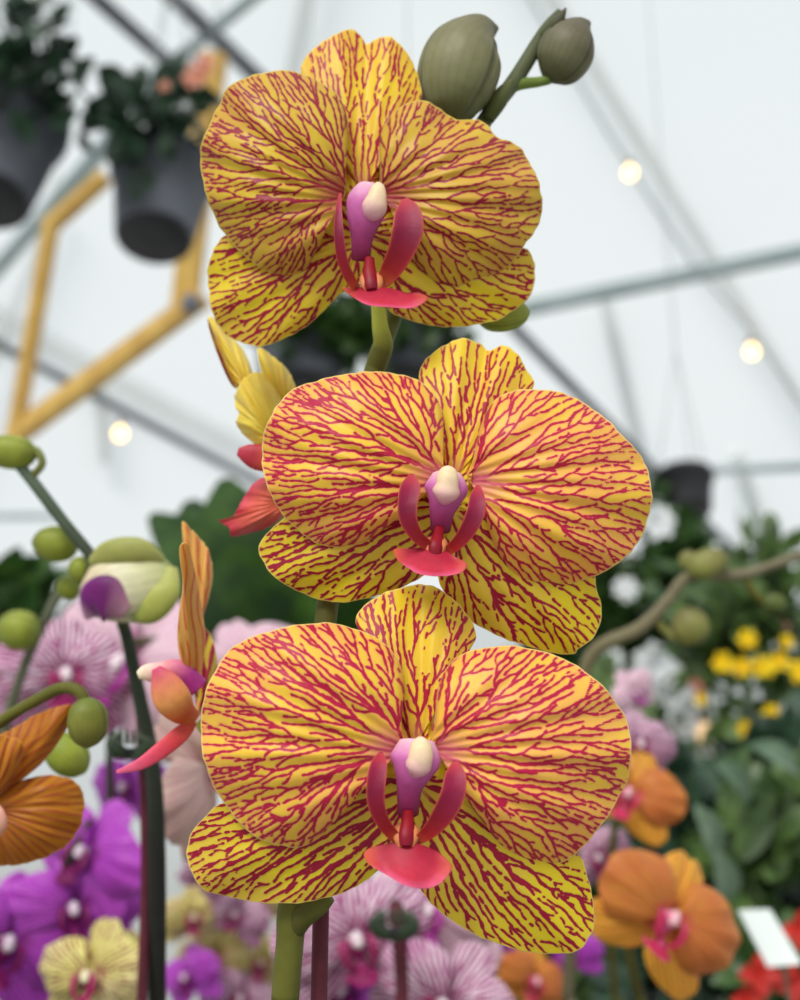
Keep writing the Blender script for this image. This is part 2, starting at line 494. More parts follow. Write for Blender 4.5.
def petal(name, outline, base, mapper, mat, parent, N=300, Mr=120, lam=9.5, bias=0.0, off=0.0, tilt=0.0, dome=.004,
          curl=.004, ripple=.0008, groove=0.0, pleat=.00025, org=None, seed=0, thick=.0005, local=False, wob=1.0, side=0.0, rimw=3.0, label=None, tree=None):
    out = catmull(outline, N)
    rr = np.random.default_rng(seed + 5)
    t = np.linspace(0, 2 * PI, N, endpoint=False)
    base = np.array(base, float)
    dvec = out - base
    L = np.linalg.norm(dvec, axis=1)
    wv = sum(rr.uniform(.3, 1) * np.sin(k * t + rr.uniform(0, 6.3)) for k in (13, 19, 29, 41)) * wob * .45
    out = out + dvec / (L[:, None] + 1e-6) * wv[:, None] * np.clip(L / 60, 0, 1)[:, None]
    cen = out.mean(0); axis = cen - base; al = np.linalg.norm(axis); axis /= al + 1e-9
    perp = np.array([-axis[1], axis[0]])
    org = np.array(org if org is not None else base - axis * 6, float)
    if tree: F, lo, qq = vein_tree(out, base, org, axis, bias, *tree, seed)
    elif lam: F, lo = vein_field(out, org, axis, bias, lam, seed=seed); qq = 1
    v = (np.arange(1, Mr + 1) / Mr) ** .85
    P = base[None, None] + v[:, None, None] * (out - base)[None]          # Mr, N, 2
    V = np.repeat(v[:, None], N, 1)
    # distance inward from the rim, in outline pixels
    edge = np.clip(1 - (1 - V) * np.linalg.norm(out - base, axis=1)[None] / rimw, 0, 1)
    rel = P - base
    s = (rel @ axis) / (2 * al); c = (rel @ perp) / (al)
    # real surface relief, metres, + is away from the viewer
    th = np.arctan2(c, s + .15)
    d = off + tilt * s + side * c - dome * np.sin(PI * np.clip(V, 0, 1) ** .9) * np.clip(L / (2 * al), .3, 1)[None] + curl * V ** 4
    d += ripple * V ** 3 * np.sin(5 * th * 2 + seed) + pleat * np.sin(th * 22 + seed * 1.7) * np.clip(V * 2, 0, 1) * (1 - V ** 4)
    d += groove * np.exp(-(c / .16) ** 2) * np.clip(V * 1.6, 0, 1)
    ve = bil(F, lo, P, qq) if (lam or tree) else np.zeros_like(V)
    d0 = off
    K = 1 + Mr * N
    pts = np.vstack([base[None], P.reshape(-1, 2)])
    dd = np.concatenate([[d0], d.ravel()])
    front = mapper(pts[:, 0], pts[:, 1], dd)
    vv = np.concatenate([[0], V.ravel()])
    th_ = thick * (1 - .6 * np.concatenate([[0], (V ** 12).ravel()]))
    back = mapper(pts[:, 0], pts[:, 1], dd + th_)
    idx = 1 + np.arange(Mr * N).reshape(Mr, N)
    a = idx[:-1]; b = idx[1:]; a2 = np.roll(a, -1, 1); b2 = np.roll(b, -1, 1)
    q = np.stack([a, b, b2, a2], -1).reshape(-1, 4)
    # centre fan: quads pairing two outline steps
    r0 = idx[0]
    cf = np.stack([np.zeros(N // 2, int), r0[0::2], r0[1::2], np.roll(r0, -2)[0::2]], -1)
    q = np.vstack([q, cf])
    qb = q[:, ::-1] + K
    e0 = idx[-1]; e1 = np.roll(e0, -1)
    qe = np.stack([e0, e0 + K, e1 + K, e1], -1)
    at_ = dict(v=np.concatenate([vv, vv]), edge=np.concatenate([[0], edge.ravel()] * 2),
               vein=np.concatenate([[0], ve.ravel()] * 2))
    o = mk(name, np.vstack([front, back]), np.vstack([q, qb, qe]), mat, parent, at_, local=local)
    if label: o['label'] = label
    return o


def loft(name, keys, mat, parent=None, cols=None, n=28, m=40, mapper=None, ridges=0, ramp=.06, local=False, view=None,
         hollow=0.0, stripe=None, pos3=False):
    """keys: (px, py, depth, half width px, half depth px); rings along a smooth spine, rounded at both ends"""
    K = np.array([k[:5] for k in keys], float)
    K2 = K.copy(); K2[:, 2] *= 4000
    S = catmull(K2, m, closed=False); S[:, 2] /= 4000
    if pos3:
        C = S[:, :3].copy(); C[:, 2] = S[:, 2]
        sc = np.ones(m)
    elif mapper is None:
        C = at_np(S[:, 0], S[:, 1], S[:, 2]); sc = S[:, 2] / FPX
    else:
        C = mapper(S[:, 0], S[:, 1], S[:, 2]); sc = np.full(m, .00025)
    T = np.gradient(C, axis=0); T /= np.linalg.norm(T, axis=1)[:, None] + 1e-12
    vd = np.array(FW) if (mapper is None) else np.array((0, 0, -1.0))
    if view is not None: vd = np.array(view, float)
    Sd = np.cross(T, vd); Sd /= np.linalg.norm(Sd, axis=1)[:, None] + 1e-12
    Dd = np.cross(Sd, T)
    a = np.linspace(0, 2 * PI, n, endpoint=False)
    rx = np.maximum(S[:, 3], .02 if not pos3 else 1e-5) * sc; rz = np.maximum(S[:, 4], .02 if not pos3 else 1e-5) * sc
    rad = 1 + ridges * np.cos(3 * a + .6)[None] * np.ones((m, 1))
    if ridges:
        g = np.abs(((a * 3 / (2 * PI) + .15) % 1) - .5) * 2          # 1 at seams
        rad = 1 - ridges * (np.clip(g - .86, 0, 1) / .14)[None] * np.ones((m, 1)) + .03 * np.cos(3 * a)[None]
    ca = np.cos(a)[None] * rad; sa = np.sin(a)[None] * rad
    if hollow:
        # front face pushed in: a scooped lobe
        sa = np.where(sa > 0, sa, sa * (1 - hollow) + hollow * 1.6 * (1 - ca ** 2) * .9)
    V = C[:, None] + Sd[:, None] * (rx[:, None] * ca)[..., None] + Dd[:, None] * (rz[:, None] * sa)[..., None]
    V = np.vstack([V.reshape(-1, 3), C[:1] , C[-1:]])
    F = []
    for i in range(m - 1):
        for j in range(n):
            F.append((i * n + j, i * n + (j + 1) % n, (i + 1) * n + (j + 1) % n, (i + 1) * n + j))
    for j in range(n):
        F.append((m * n, (j + 1) % n, j)); F.append((m * n + 1, (m - 1) * n + j, (m - 1) * n + (j + 1) % n))
    cc = None
    if cols is not None:
        tt = np.linspace(0, 1, m); kt = np.linspace(0, 1, len(cols)); CA = np.array(cols, float)
        cr = np.stack([np.interp(tt, kt, CA[:, j]) for j in range(3)], 1)
        cc = np.repeat(cr[:, None], n, 1)
        if ridges:
            g = np.abs(((a * 3 / (2 * PI) + .15) % 1) - .5) * 2
            cc = cc * (1 - .45 * np.clip(g - .88, 0, 1) / .12)[None, :, None]
            fine = .5 + .5 * np.cos(a * 24)
            cc = cc * (1 - .12 * fine)[None, :, None]
        if stripe is not None:
            wgt = np.clip(np.abs(np.cos(a)) ** stripe[1], 0, 1)[None, :, None]
            cc = cc * (1 - wgt) + np.array(stripe[0]) * wgt
        cc = np.vstack([cc.reshape(-1, 3), cr[:1], cr[-1:]])
    return mk(name, V, F, mat, parent, cols=cc, local=local)


def crop(ox, oy, sc, pts): return [(ox + x / sc, oy + y / sc) for x, y in pts]


# ------------------------------------------------------------------ the three large flowers
GREEN = srgb(104, 116, 52); OLIVE = srgb(150, 150, 92); DGREEN = srgb(74, 84, 44)
SPEC = {}
c1 = lambda *p: crop(190, 10, 2.162, p)
SPEC['top'] = dict(d=.322, c=(372, 195),
    petals=[dict(o=c1((338, 392), (338, 330), (342, 270), (336, 215), (315, 180), (280, 155), (240, 137), (195, 130), (150, 138), (105, 152), (78, 172), (65, 200), (45, 240), (25, 290), (22, 330), (35, 400), (55, 450), (75, 485), (100, 515), (135, 545), (175, 570), (220, 582), (245, 573), (265, 530), (285, 490), (305, 450), (325, 420)), b=c1((333, 400))[0]),
            dict(o=c1((412, 385), (410, 330), (410, 280), (425, 240), (455, 210), (490, 195), (520, 200), (545, 218), (575, 235), (610, 237), (640, 245), (665, 275), (695, 285), (720, 305), (740, 340), (755, 375), (762, 415), (758, 450), (745, 480), (715, 520), (690, 555), (650, 580), (610, 593), (570, 600), (530, 590), (500, 565), (480, 540), (470, 500), (455, 460), (432, 420)), b=c1((420, 400))[0])],
    dorsal=dict(o=c1((375, 412), (333, 405), (330, 360), (325, 280), (290, 200), (245, 145), (240, 125), (248, 105), (268, 83), (300, 60), (340, 42), (365, 50), (383, 73), (403, 62), (430, 57), (455, 75), (480, 110), (495, 150), (500, 190), (470, 230), (435, 300), (405, 380)), b=c1((372, 392))[0]),
    lat=[dict(o=c1((392, 560), (342, 602), (320, 618), (290, 650), (250, 685), (200, 712), (150, 728), (110, 718), (75, 700), (50, 660), (42, 620), (38, 570), (48, 525), (75, 488), (130, 480), (200, 490), (285, 450), (330, 405), (390, 400)), b=c1((358, 500))[0]),
         dict(o=c1((400, 560), (420, 630), (440, 657), (480, 672), (540, 685), (600, 683), (660, 672), (700, 650), (730, 625), (742, 600), (747, 560), (735, 525), (722, 515), (680, 520), (600, 530), (500, 480), (450, 410), (360, 398)), b=c1((385, 490))[0])],
    lip=(320, 170, 6.667,
         dict(cap=[(388, 98, 26), (388, 130, 50), (378, 190, 68), (362, 250, 84), (345, 300, 64), (332, 340, 16)],
              col=[(335, 120, 90), (315, 210, 135), (295, 330, 115), (280, 460, 74), (272, 600, 62)],
              l=[(135, 150, 6), (125, 260, 22), (125, 420, 34), (150, 600, 36), (210, 740, 34), (260, 790, 26)],
              r=[(560, 188, 18), (585, 270, 85), (585, 400, 105), (540, 540, 90), (470, 670, 70), (400, 770, 40)],
              cal=[(330, 590, 60), (330, 680, 80), (340, 760, 90), (345, 800, 60)],
              mid=[(150, 790), (250, 868), (330, 903), (450, 915), (600, 922), (680, 895), (722, 850), (650, 818), (560, 815), (480, 790), (350, 775), (230, 782)])))
c2 = lambda *p: crop(250, 320, 1.905, p)
SPEC['mid'] = dict(d=.300, c=(445, 480),
    petals=[dict(o=c2((378, 300), (362, 270), (366, 230), (368, 180), (350, 140), (320, 115), (280, 102), (230, 98), (180, 103), (130, 115), (85, 130), (50, 165), (30, 205), (22, 250), (28, 300), (45, 345), (75, 385), (110, 415), (150, 432), (200, 428), (240, 410), (270, 385), (300, 355), (340, 330)), b=c2((368, 305))[0]),
            dict(o=c2((412, 300), (425, 260), (440, 200), (460, 160), (490, 138), (540, 132), (590, 137), (640, 160), (680, 190), (715, 225), (745, 260), (762, 300), (765, 345), (755, 390), (735, 430), (700, 465), (650, 490), (600, 507), (550, 510), (515, 500), (490, 475), (470, 440), (455, 400), (440, 350)), b=c2((422, 308))[0])],
    dorsal=dict(o=c2((395, 325), (350, 308), (340, 200), (325, 135), (322, 100), (340, 70), (370, 48), (405, 35), (435, 43), (455, 58), (480, 48), (505, 60), (525, 90), (540, 128), (500, 180), (450, 220), (440, 315)), b=c2((390, 298))[0]),
    lat=[dict(o=c2((375, 430), (350, 470), (330, 487), (300, 505), (260, 520), (210, 533), (160, 538), (110, 525), (60, 500), (30, 470), (17, 440), (25, 415), (50, 390), (80, 372), (150, 385), (240, 370), (300, 345), (350, 315), (394, 318)), b=c2((380, 365))[0]),
         dict(o=c2((372, 430), (357, 475), (365, 510), (385, 540), (410, 565), (440, 585), (480, 605), (530, 622), (580, 635), (618, 637), (625, 626), (650, 610), (665, 585), (670, 550), (660, 510), (652, 480), (600, 450), (520, 410), (455, 350), (425, 315), (362, 318)), b=c2((388, 365))[0])],
    lip=(380, 460, 6.667,
         dict(cap=[(452, 52, 24), (452, 80, 60), (450, 120, 74), (448, 165, 76), (440, 215, 92), (430, 262, 60), (424, 300, 12)],
              col=[(445, 100, 100), (442, 190, 146), (430, 270, 112), (412, 350, 84), (405, 470, 66)],
              l=[(215, 92, 14), (205, 170, 66), (185, 280, 68), (190, 400, 60), (250, 510, 44), (330, 575, 34), (380, 610, 24)],
              r=[(655, 168, 14), (650, 240, 50), (640, 340, 62), (595, 450, 58), (530, 540, 46), (460, 600, 34), (410, 620, 24)],
              cal=[(395, 455, 60), (385, 520, 72), (370, 580, 95), (365, 640, 60)],
              mid=[(88, 602), (120, 670), (180, 715), (250, 757), (350, 775), (450, 772), (540, 752), (580, 712), (575, 682), (500, 645), (430, 600), (330, 580), (200, 590), (120, 590)])))
c3 = lambda *p: crop(180, 580, 1.739, p)
SPEC['bot'] = dict(d=.280, c=(415, 750),
    petals=[dict(o=c3((400, 290), (385, 240), (390, 180), (380, 140), (355, 110), (320, 90), (270, 76), (215, 76), (160, 88), (110, 105), (75, 135), (50, 180), (37, 230), (38, 290), (50, 340), (75, 385), (110, 430), (150, 455), (200, 465), (240, 450), (275, 410), (310, 370), (350, 330), (385, 310)), b=c3((382, 296))[0]),
            dict(o=c3((432, 290), (442, 240), (450, 180), (470, 145), (500, 125), (550, 115), (600, 117), (650, 130), (700, 155), (745, 195), (775, 240), (785, 290), (780, 340), (760, 385), (730, 430), (690, 475), (650, 495), (605, 495), (570, 478), (540, 440), (510, 400), (490, 360), (465, 325)), b=c3((446, 298))[0])],
    dorsal=dict(o=c3((410, 312), (372, 300), (372, 270), (360, 150), (320, 100), (305, 70), (320, 45), (350, 25), (390, 12), (430, 8), (465, 25), (500, 60), (515, 95), (505, 115), (460, 150), (448, 220), (450, 300)), b=c3((412, 285))[0]),
    lat=[dict(o=c3((400, 430), (375, 480), (345, 505), (320, 525), (280, 545), (220, 560), (150, 562), (90, 552), (45, 540), (20, 510), (12, 475), (20, 440), (45, 410), (75, 388), (150, 380), (260, 360), (330, 325), (385, 305), (428, 305)), b=c3((405, 360))[0]),
         dict(o=c3((405, 430), (405, 510), (435, 560), (470, 590), (510, 615), (560, 635), (610, 648), (660, 650), (685, 647), (700, 638), (718, 610), (720, 570), (710, 520), (690, 475), (620, 440), (540, 390), (490, 340), (440, 305), (392, 308)), b=c3((414, 360))[0])],
    lip=(340, 720, 5.0,
         dict(cap=[(402, 94, 22), (403, 120, 48), (405, 160, 60), (400, 200, 62), (388, 235, 64), (376, 268, 34), (372, 290, 10)],
              col=[(385, 105, 88), (378, 195, 128), (364, 265, 96), (347, 345, 64), (340, 465, 54)],
              l=[(208, 160, 10), (195, 220, 42), (180, 320, 48), (182, 420, 44), (215, 510, 36), (270, 580, 30), (310, 610, 22)],
              r=[(575, 206, 12), (578, 270, 52), (565, 370, 62), (520, 465, 58), (460, 545, 42), (400, 595, 28), (370, 610, 20)],
              cal=[(340, 460, 50), (338, 520, 60), (332, 580, 75), (330, 630, 55)],
              mid=[(118, 672), (150, 725), (240, 780), (320, 825), (400, 845), (450, 840), (510, 812), (558, 750), (555, 720), (500, 665), (440, 635), (380, 615), (300, 608), (220, 622), (150, 640)])))

CRM = srgb(250, 232, 200); PUR = srgb(214, 110, 196); PUR2 = srgb(186, 60, 150)
RED = srgb(178, 20, 48); RED2 = srgb(150, 14, 60); ORG = srgb(232, 130, 70); PNK = srgb(236, 96, 130)


def flower(parent, key, mapper=None, hi=True, mats=None, local=False, lipcols=None, seed=0):
    S = SPEC[key]
    D = S['d'] if mapper is None else 0.0
    mp = (lambda x, y, d: at_np(x, y, D + d)) if mapper is None else mapper
    N, Mr = (320, 130) if hi else (150, 36)
    PM, DM, LM = mats
    lam = [8.0, 11.5] if hi else 13.0
    kw = dict(mapper=mp, parent=parent, N=N, Mr=Mr, local=local, wob=.8 if hi else .3)
    sc = {'top': .9, 'mid': 1.0, 'bot': 1.1}[key]
    for i, q in enumerate(S['petals']):
        sgn = -1 if i == 0 else 1
        petal('petal', q['o'], q['b'], mat=PM, lam=13.0, tree=(12.3 * sc, 7.9 * sc, 1.36 * sc, 1.08 * sc, .010, .5) if hi else None, off=-.002 + .0012 * i, tilt=-.004, dome=.0050, curl=.007,
              org=(q['b'][0] - sgn * 10, q['b'][1]), seed=seed + 11 + i, ripple=.0016, pleat=.0005 if hi else .0002, **kw)
    q = S['dorsal']
    petal('dorsal_sepal', q['o'], q['b'], mat=DM, lam=13.0, tree=(14 * sc, 11 * sc, 1.45 * sc, 1.0 * sc, .030, .7) if hi else None, bias=.8, off=.003, tilt=.010, dome=.002, curl=.003, groove=.0016,
          seed=seed + 21, **kw)
    for i, q in enumerate(S['lat']):
        petal('lateral_sepal', q['o'], q['b'], mat=LM, lam=13.0, tree=(20 * sc, 12 * sc, 1.8 * sc, 1.1 * sc, .022, .7) if hi else None, bias=1.6, off=.004 - .0005 * i, tilt=.002, dome=.0022, curl=.0015,
              org=None, groove=-.0008, seed=seed + 31 + i, **kw)
    ox, oy, s, L = S['lip']
    px = lambda x, y: (ox + x / s, oy + y / s)
    mu = None if mapper is None else mapper
    n, m = (32, 44) if hi else (12, 14)
    lc = lipcols or dict(cap=[srgb(240, 220, 196), srgb(238, 214, 170), srgb(236, 204, 176), srgb(226, 170, 180), srgb(206, 110, 170)], col=[srgb(236, 190, 206), srgb(206, 110, 176), srgb(190, 84, 150), srgb(170, 56, 116), srgb(120, 16, 44)],
                         lobe=[srgb(190, 60, 70), srgb(146, 16, 62), srgb(122, 8, 50), srgb(134, 8, 36), srgb(160, 30, 34), srgb(214, 110, 70)], cal=[srgb(150, 14, 34), srgb(130, 12, 40), srgb(224, 140, 90)], mid=[srgb(160, 20, 50), srgb(200, 50, 74), srgb(224, 96, 134), srgb(224, 110, 76)])

    def lf(name, K, cols, dz, ratio=1.0, prof=None, **k2):
        keys = []
        for i, (x, y, r) in enumerate(K):
            X, Y = px(x, y); t = i / (len(K) - 1)
            dd = D + dz[0] + (dz[1] - dz[0]) * t + (dz[2] * math.sin(PI * t) if len(dz) > 2 else 0)
            keys.append((X, Y, dd, r / s, r / s * ratio))
        return loft(name, keys, M['lip'], parent, cols=cols, n=n, m=m, mapper=mu, local=local, **k2)
    lf('column', L['col'], lc['col'], (-.005, -.0035, -.0025), .75)
    lf('anther_cap', L['cap'], lc['cap'], (-.008, -.0085, -.002), .85)
    lf('side_lobe', L['l'], lc['lobe'], (-.008, -.0075, -.006), .32, hollow=.55, stripe=(srgb(206, 96, 60), 14))
    lf('side_lobe', L['r'], lc['lobe'], (-.008, -.0075, -.006), .32, hollow=.55, stripe=(srgb(206, 96, 60), 14))
    c0, c1_, c2_, c3_ = L['cal']
    lf('callus', [(x, y, r * .55) for x, y, r in L['cal']], [lc['cal'][0], lc['cal'][0], lc['cal'][1]], (-.006, -.0112, -.001), .7)
    for sg in (-1, 1):
        lf('callus', [(c1_[0] + sg * 18, c1_[1], 14), (c2_[0] + sg * c2_[2] * .42, (c1_[1] + c2_[1]) / 2, c2_[2] * .42), (c3_[0] + sg * c3_[2] * .62, c2_[1] + 6, c2_[2] * .42), (c3_[0] + sg * c3_[2] * .5, c3_[1] + 4, 12)],
           [lc['cal'][1], lc['cal'][-1], lc['cal'][-1]], (-.006, -.0105, -.001), .8)
    # the tongue: a fleshy shovel with a rolled, wavy front rim
    O = [px(x, y) for x, y in L['mid']]
    out = catmull(O, 72 if hi else 30)
    top = px(L['cal'][-1][0], L['cal'][-1][1]); cen = out.mean(0) * .5 + np.array(top) * .5
    R = 18 if hi else 6; nn = len(out)
    V = []; CC = []; F = []
    wdt = out[:, 0].max() - out[:, 0].min(); hgt = out[:, 1].max() - out[:, 1].min()
    for lay in (0, 1):
        for j in range(R + 1):
            v = j / R
            for i in range(nn):
                p = cen + (out[i] - cen) * v
                yy = (p[1] - out[:, 1].min()) / hgt; xx = (p[0] - out[:, 0].mean()) / wdt * 2
                d = -.010 - .008 * yy + .004 * xx * xx + .0016 * math.sin(xx * 7 + seed) * yy * v ** 2 - .0016 * v ** 6 * yy
                th = .0013 * (1 - v ** 4) + .0002
                V.append((p[0], p[1], D + d + (th if lay else 0)))
                a = np.array(lc['mid'][0]); b = np.array(lc['mid'][1]); c_ = np.array(lc['mid'][2]); e = np.array(lc['mid'][3])
                k = min(1, yy * 1.3); col = a * (1 - k) + b * k
                k = max(0, (v - .72) / .28) * (yy > .5) * min(1, (yy - .4) * 3) if yy > .5 else 0
                col = col * (1 - k) + c_ * k
                k = np.clip((abs(xx) - .6) / .4, 0, 1) * v * .8; col = col * (1 - k) + e * k
                CC.append(col)
    for lay in (0, 1):
        o0 = lay * (R + 1) * nn
        for j in range(R):
            for i in range(nn):
                f = (o0 + j * nn + i, o0 + (j + 1) * nn + i, o0 + (j + 1) * nn + (i + 1) % nn, o0 + j * nn + (i + 1) % nn)
                F.append(f if lay == 0 else f[::-1])
    for i in range(nn):
        a = R * nn + i; b = R * nn + (i + 1) % nn; q_ = (R + 1) * nn
        F.append((a, a + q_, b + q_, b))
    V = np.array(V)
    W = at_np(V[:, 0], V[:, 1], V[:, 2]) if mapper is None else mapper(V[:, 0], V[:, 1], V[:, 2])
    mk('tongue', W, F, M['lip'], parent, cols=np.array(CC), local=local)


def stem3(name, pts, parent, cols, mat=None, n=16, m=60, nodes=()):
    """pts: (px,py,d,r px)"""
    return loft(name, [(p[0], p[1], p[2], p[3], p[3]) for p in pts], mat or M['stem'], parent, cols=cols, n=n, m=m)


def bud(parent, K, cols, name='bud', ridges=.10, **k):
    return loft(name, K, M['bud'], parent, cols=cols, n=72, m=48, ridges=ridges, **k)


def bud_px(parent, x0, y0, x1, y1, r, d, cols, name='bud', ridges=.1, dd=0.0):
    """rounded pointed bud, from its stalk end (x0,y0) to its tip (x1,y1)"""
    prof = [(0, .25), (.06, .55), (.2, .86), (.42, 1.0), (.62, .97), (.8, .78), (.92, .5), (1, .12)]
    K = [(x0 + (x1 - x0) * t, y0 + (y1 - y0) * t, d + dd * t, r * q, r * q * .95) for t, q in prof]
    return bud(parent, K, cols, name, ridges)


BENCH_Z = .83


def lathe(name, prof, cx, cy, mat, parent=None, n=40, smooth=True):
    V = []; F = []
    for r, z in prof:
        for j in range(n): V.append((cx + r * math.cos(2 * PI * j / n), cy + r * math.sin(2 * PI * j / n), z))
    k = len(prof)
    for i in range(k - 1):
        for j in range(n): F.append((i * n + j, i * n + (j + 1) % n, (i + 1) * n + (j + 1) % n, (i + 1) * n + j))
    F.append(tuple(range(n - 1, -1, -1))); F.append(tuple((k - 1) * n + j for j in range(n)))
    return mk(name, V, F, mat, parent, smooth=smooth)


def leaf_geo(base, tip, width, normal, fold=.15, droop=.1, nl=8, V=None, F=None, thick=.0):
    b = Vector(base); t = Vector(tip); ax = t - b; L = ax.length; ax.normalize()
    nr = Vector(normal); nr = (nr - ax * nr.dot(ax))
    if nr.length < 1e-4: nr = ax.orthogonal()
    nr.normalize(); sd = ax.cross(nr)
    o = len(V)
    for i in range(nl + 1):
        s = i / nl
        wd = width * (math.sin(PI * min(1, s * .93 + .05)) ** .75)
        c = b + ax * (L * s) + nr * (droop * L * (math.sin(PI * s)))
        for q in (-1, -.5, 0, .5, 1):
            V.append(tuple(c + sd * (wd * q) + nr * (fold * wd * abs(q))))
    for i in range(nl):
        for j in range(4):
            a = o + i * 5 + j
            F.append((a, a + 5, a + 6, a + 1))


def orchid_pot(parent, x, y, mat='clay', leaves=4):
    z = BENCH_Z
    lathe('pot', [(.04, z), (.046, z + .002), (.058, z + .105), (.062, z + .106), (.062, z + .12), (.056, z + .12), (.055, z + .108)], x, y, M[mat], parent, 28)
    lathe('potting_bark', [(.001, z + .112), (.03, z + .113), (.053, z + .109), (.052, z + .10)], x, y, M['soil'], parent, 24)
    for k in range(leaves):
        a = k * PI + random.uniform(-.4, .4); V = []; F = []
        r = random.uniform(.13, .17)
        b = (x, y, z + .112 + k * .004)
        leaf_geo(b, (x + r * math.cos(a), y + r * .8 * math.sin(a), z + .10 + .03 * k), .036, (0, 0, 1), .25, .18, 12, V, F)
        mk('leaf', V, F, M['leaf_mid'], parent)


# hero plant
bx, by, bz = at(288, 1000, .285)
HP = empty('orchid_plant', (bx + .003, by, BENCH_Z), 'golden moth orchid with crimson branching veins, three large open blooms on one tall spike', 'orchid')
for key, lab in (('top', 'top bloom of the spike, tilted, below the grey-green buds'), ('mid', 'middle bloom of the spike, wide golden petals'), ('bot', 'lowest and largest bloom of the spike')):
    x, y = SPEC[key]['c']
    fe = empty('flower', at(x, y, SPEC[key]['d']), parent=HP)
    fe['label'] = lab
    flower(fe, key, mats=(M['petal_top_shaded'] if key == 'top' else M['petal'], M['dorsal'], M['sepal']), seed={'top': 1, 'mid': 2, 'bot': 3}[key] * 100)

G1, G2 = srgb(92, 92, 36), srgb(70, 68, 30)
stalkpts = [(285, 1000, .2925, 14), (290, 940, .294, 14), (293, 905, .295, 15), (310, 770, .302, 12), (328, 600, .313, 11), (345, 500, .318, 10), (372, 378, .326, 10), (392, 320, .333, 9), (430, 220, .338, 8), (482, 125, .345, 8), (515, 80, .350, 8), (545, 32, .353, 7), (560, 12, .354, 4)]
low = [(bx, BENCH_Z)]
stem3('flower_stem', stalkpts, HP, [G1, G1, G2, G2, G1, G2, G1, DGREEN, srgb(96, 104, 70), srgb(90, 96, 66), srgb(80, 86, 60)], m=150)
# lower part of the same stem down to the pot
B0 = at(285, 1000, .2925)
mkey = [(HP.location.x, HP.location.y, BENCH_Z + .10, .0042, .0042), (HP.location.x + .002, HP.location.y - .002, 1.0, .0040, .0040), (B0.x - .001, B0.y, B0.z - .08, .0036, .0036), (B0.x, B0.y, B0.z + .001, .0034, .0034)]
loft('lower_stem', mkey, M['stem'], HP, cols=[G2, G1], n=16, m=30, view=(0, 1, 0), pos3=True)
orchid_pot(HP, HP.location.x, HP.location.y)
YG = srgb(170, 176, 70)
stem3('pedicel', [(378, 300, .325, 7), (380, 325, .325, 8), (383, 345, .326, 10), (378, 360, .3265, 11), (373, 375, .327, 9)], HP, [YG, YG, G1, G1])
stem3('pedicel', [(328, 895, .292, 9), (318, 905, .292, 11), (302, 916, .293, 13), (292, 935, .294, 10)], HP, [G1, G2])
stem3('pedicel', [(440, 500, .312, 6), (400, 540, .316, 6), (345, 560, .316, 6)], HP, [YG, G1])
BC = [srgb(96, 100, 60), srgb(118, 118, 82), srgb(128, 126, 90), srgb(116, 112, 82), srgb(96, 92, 66)]
bud(HP, [(x, y, .338 + .0008 * i, r, r * .9) for i, (x, y, r) in enumerate([(456, 122, 4), (455, 114, 22), (454, 102, 33), (456, 86, 39), (461, 68, 41), (467, 52, 38), (475, 40, 29), (485, 31, 18), (498, 28, 2)])], BC, ridges=.14)
bud(HP, [(x, y, .350, r, r * .9) for x, y, r in [(552, 82, 4), (554, 77, 15), (559, 68, 24), (565, 56, 28), (571, 44, 27), (578, 33, 20), (584, 26, 11), (590, 22, 2)]], [srgb(90, 92, 62), srgb(108, 106, 78), srgb(104, 98, 76), srgb(92, 84, 70)], ridges=.14)
bud_px(HP, 478, 318, 530, 312, 17, .345, [srgb(120, 140, 50), srgb(150, 164, 62), srgb(140, 148, 60)])
stem3('pedicel', [(550, 79, .350, 5), (538, 82, .351, 5), (520, 84, .350, 6), (508, 88, .350, 7)], HP, [srgb(110, 130, 60)] * 2, m=24)
stem3('pedicel', [(448, 122, .338, 7), (452, 140, .340, 6), (470, 148, .343, 6)], HP, [srgb(110, 130, 60)] * 2, m=24)
stem3('stem_bract', [(540, 40, .352, 5), (556, 24, .350, 7), (566, 8, .349, 1)], HP, [DGREEN, srgb(84, 76, 66)], m=20)
stem3('stem_bract', [(488, 120, .343, 6), (500, 98, .342, 9), (512, 80, .343, 2)], HP, [DGREEN, srgb(96, 100, 60)], m=20)

# side-on bloom (left) and the bloom seen from behind
cs = lambda *p: crop(0, 520, 3.077, p)
SF = empty('flower', at(200, 700, .34), parent=HP); SF['label'] = 'side-on bloom at the left, tongue hanging down'
mp34 = lambda x, y, d: at_np(x, y, .345 + d)
kw = dict(mapper=mp34, parent=SF, N=160, Mr=60)
petal('dorsal_sepal', cs((560, 5), (572, 12), (600, 40), (640, 90), (655, 160), (645, 230), (628, 285), (612, 330), (590, 260), (572, 160), (562, 60)), cs((610, 320))[0], mat=M['petal_back'], lam=9, bias=2, off=.012, tilt=-.004, dome=.001, curl=.006, seed=51, **kw)
petal('petal', cs((555, 78), (575, 66), (592, 120), (606, 190), (625, 290), (632, 380), (618, 480), (608, 560), (595, 530), (562, 450), (546, 380), (550, 290), (560, 220), (562, 150), (552, 110)), cs((604, 545))[0], mat=M['petal_back'], lam=7, bias=2, off=.0, tilt=-.030, dome=.002, curl=.003, side=.012, seed=52, **kw)
petal('lateral_sepal', cs((630, 335), (652, 362), (668, 430), (662, 490), (640, 550), (618, 598), (600, 602), (604, 540), (618, 460), (625, 390)), cs((608, 585))[0], mat=M['sepal'], lam=9, bias=1, off=.008, tilt=.004, dome=.002, curl=.003, seed=53, **kw)
petal('petal', cs((600, 290), (622, 330), (640, 420), (632, 520), (612, 600), (600, 560), (596, 420)), cs((608, 580))[0], mat=M['dorsal'], lam=8, bias=1, off=.006, tilt=.02, dome=.002, curl=.003, seed=54, **kw)
q = lambda x, y: (x / 3.077, 520 + y / 3.077)
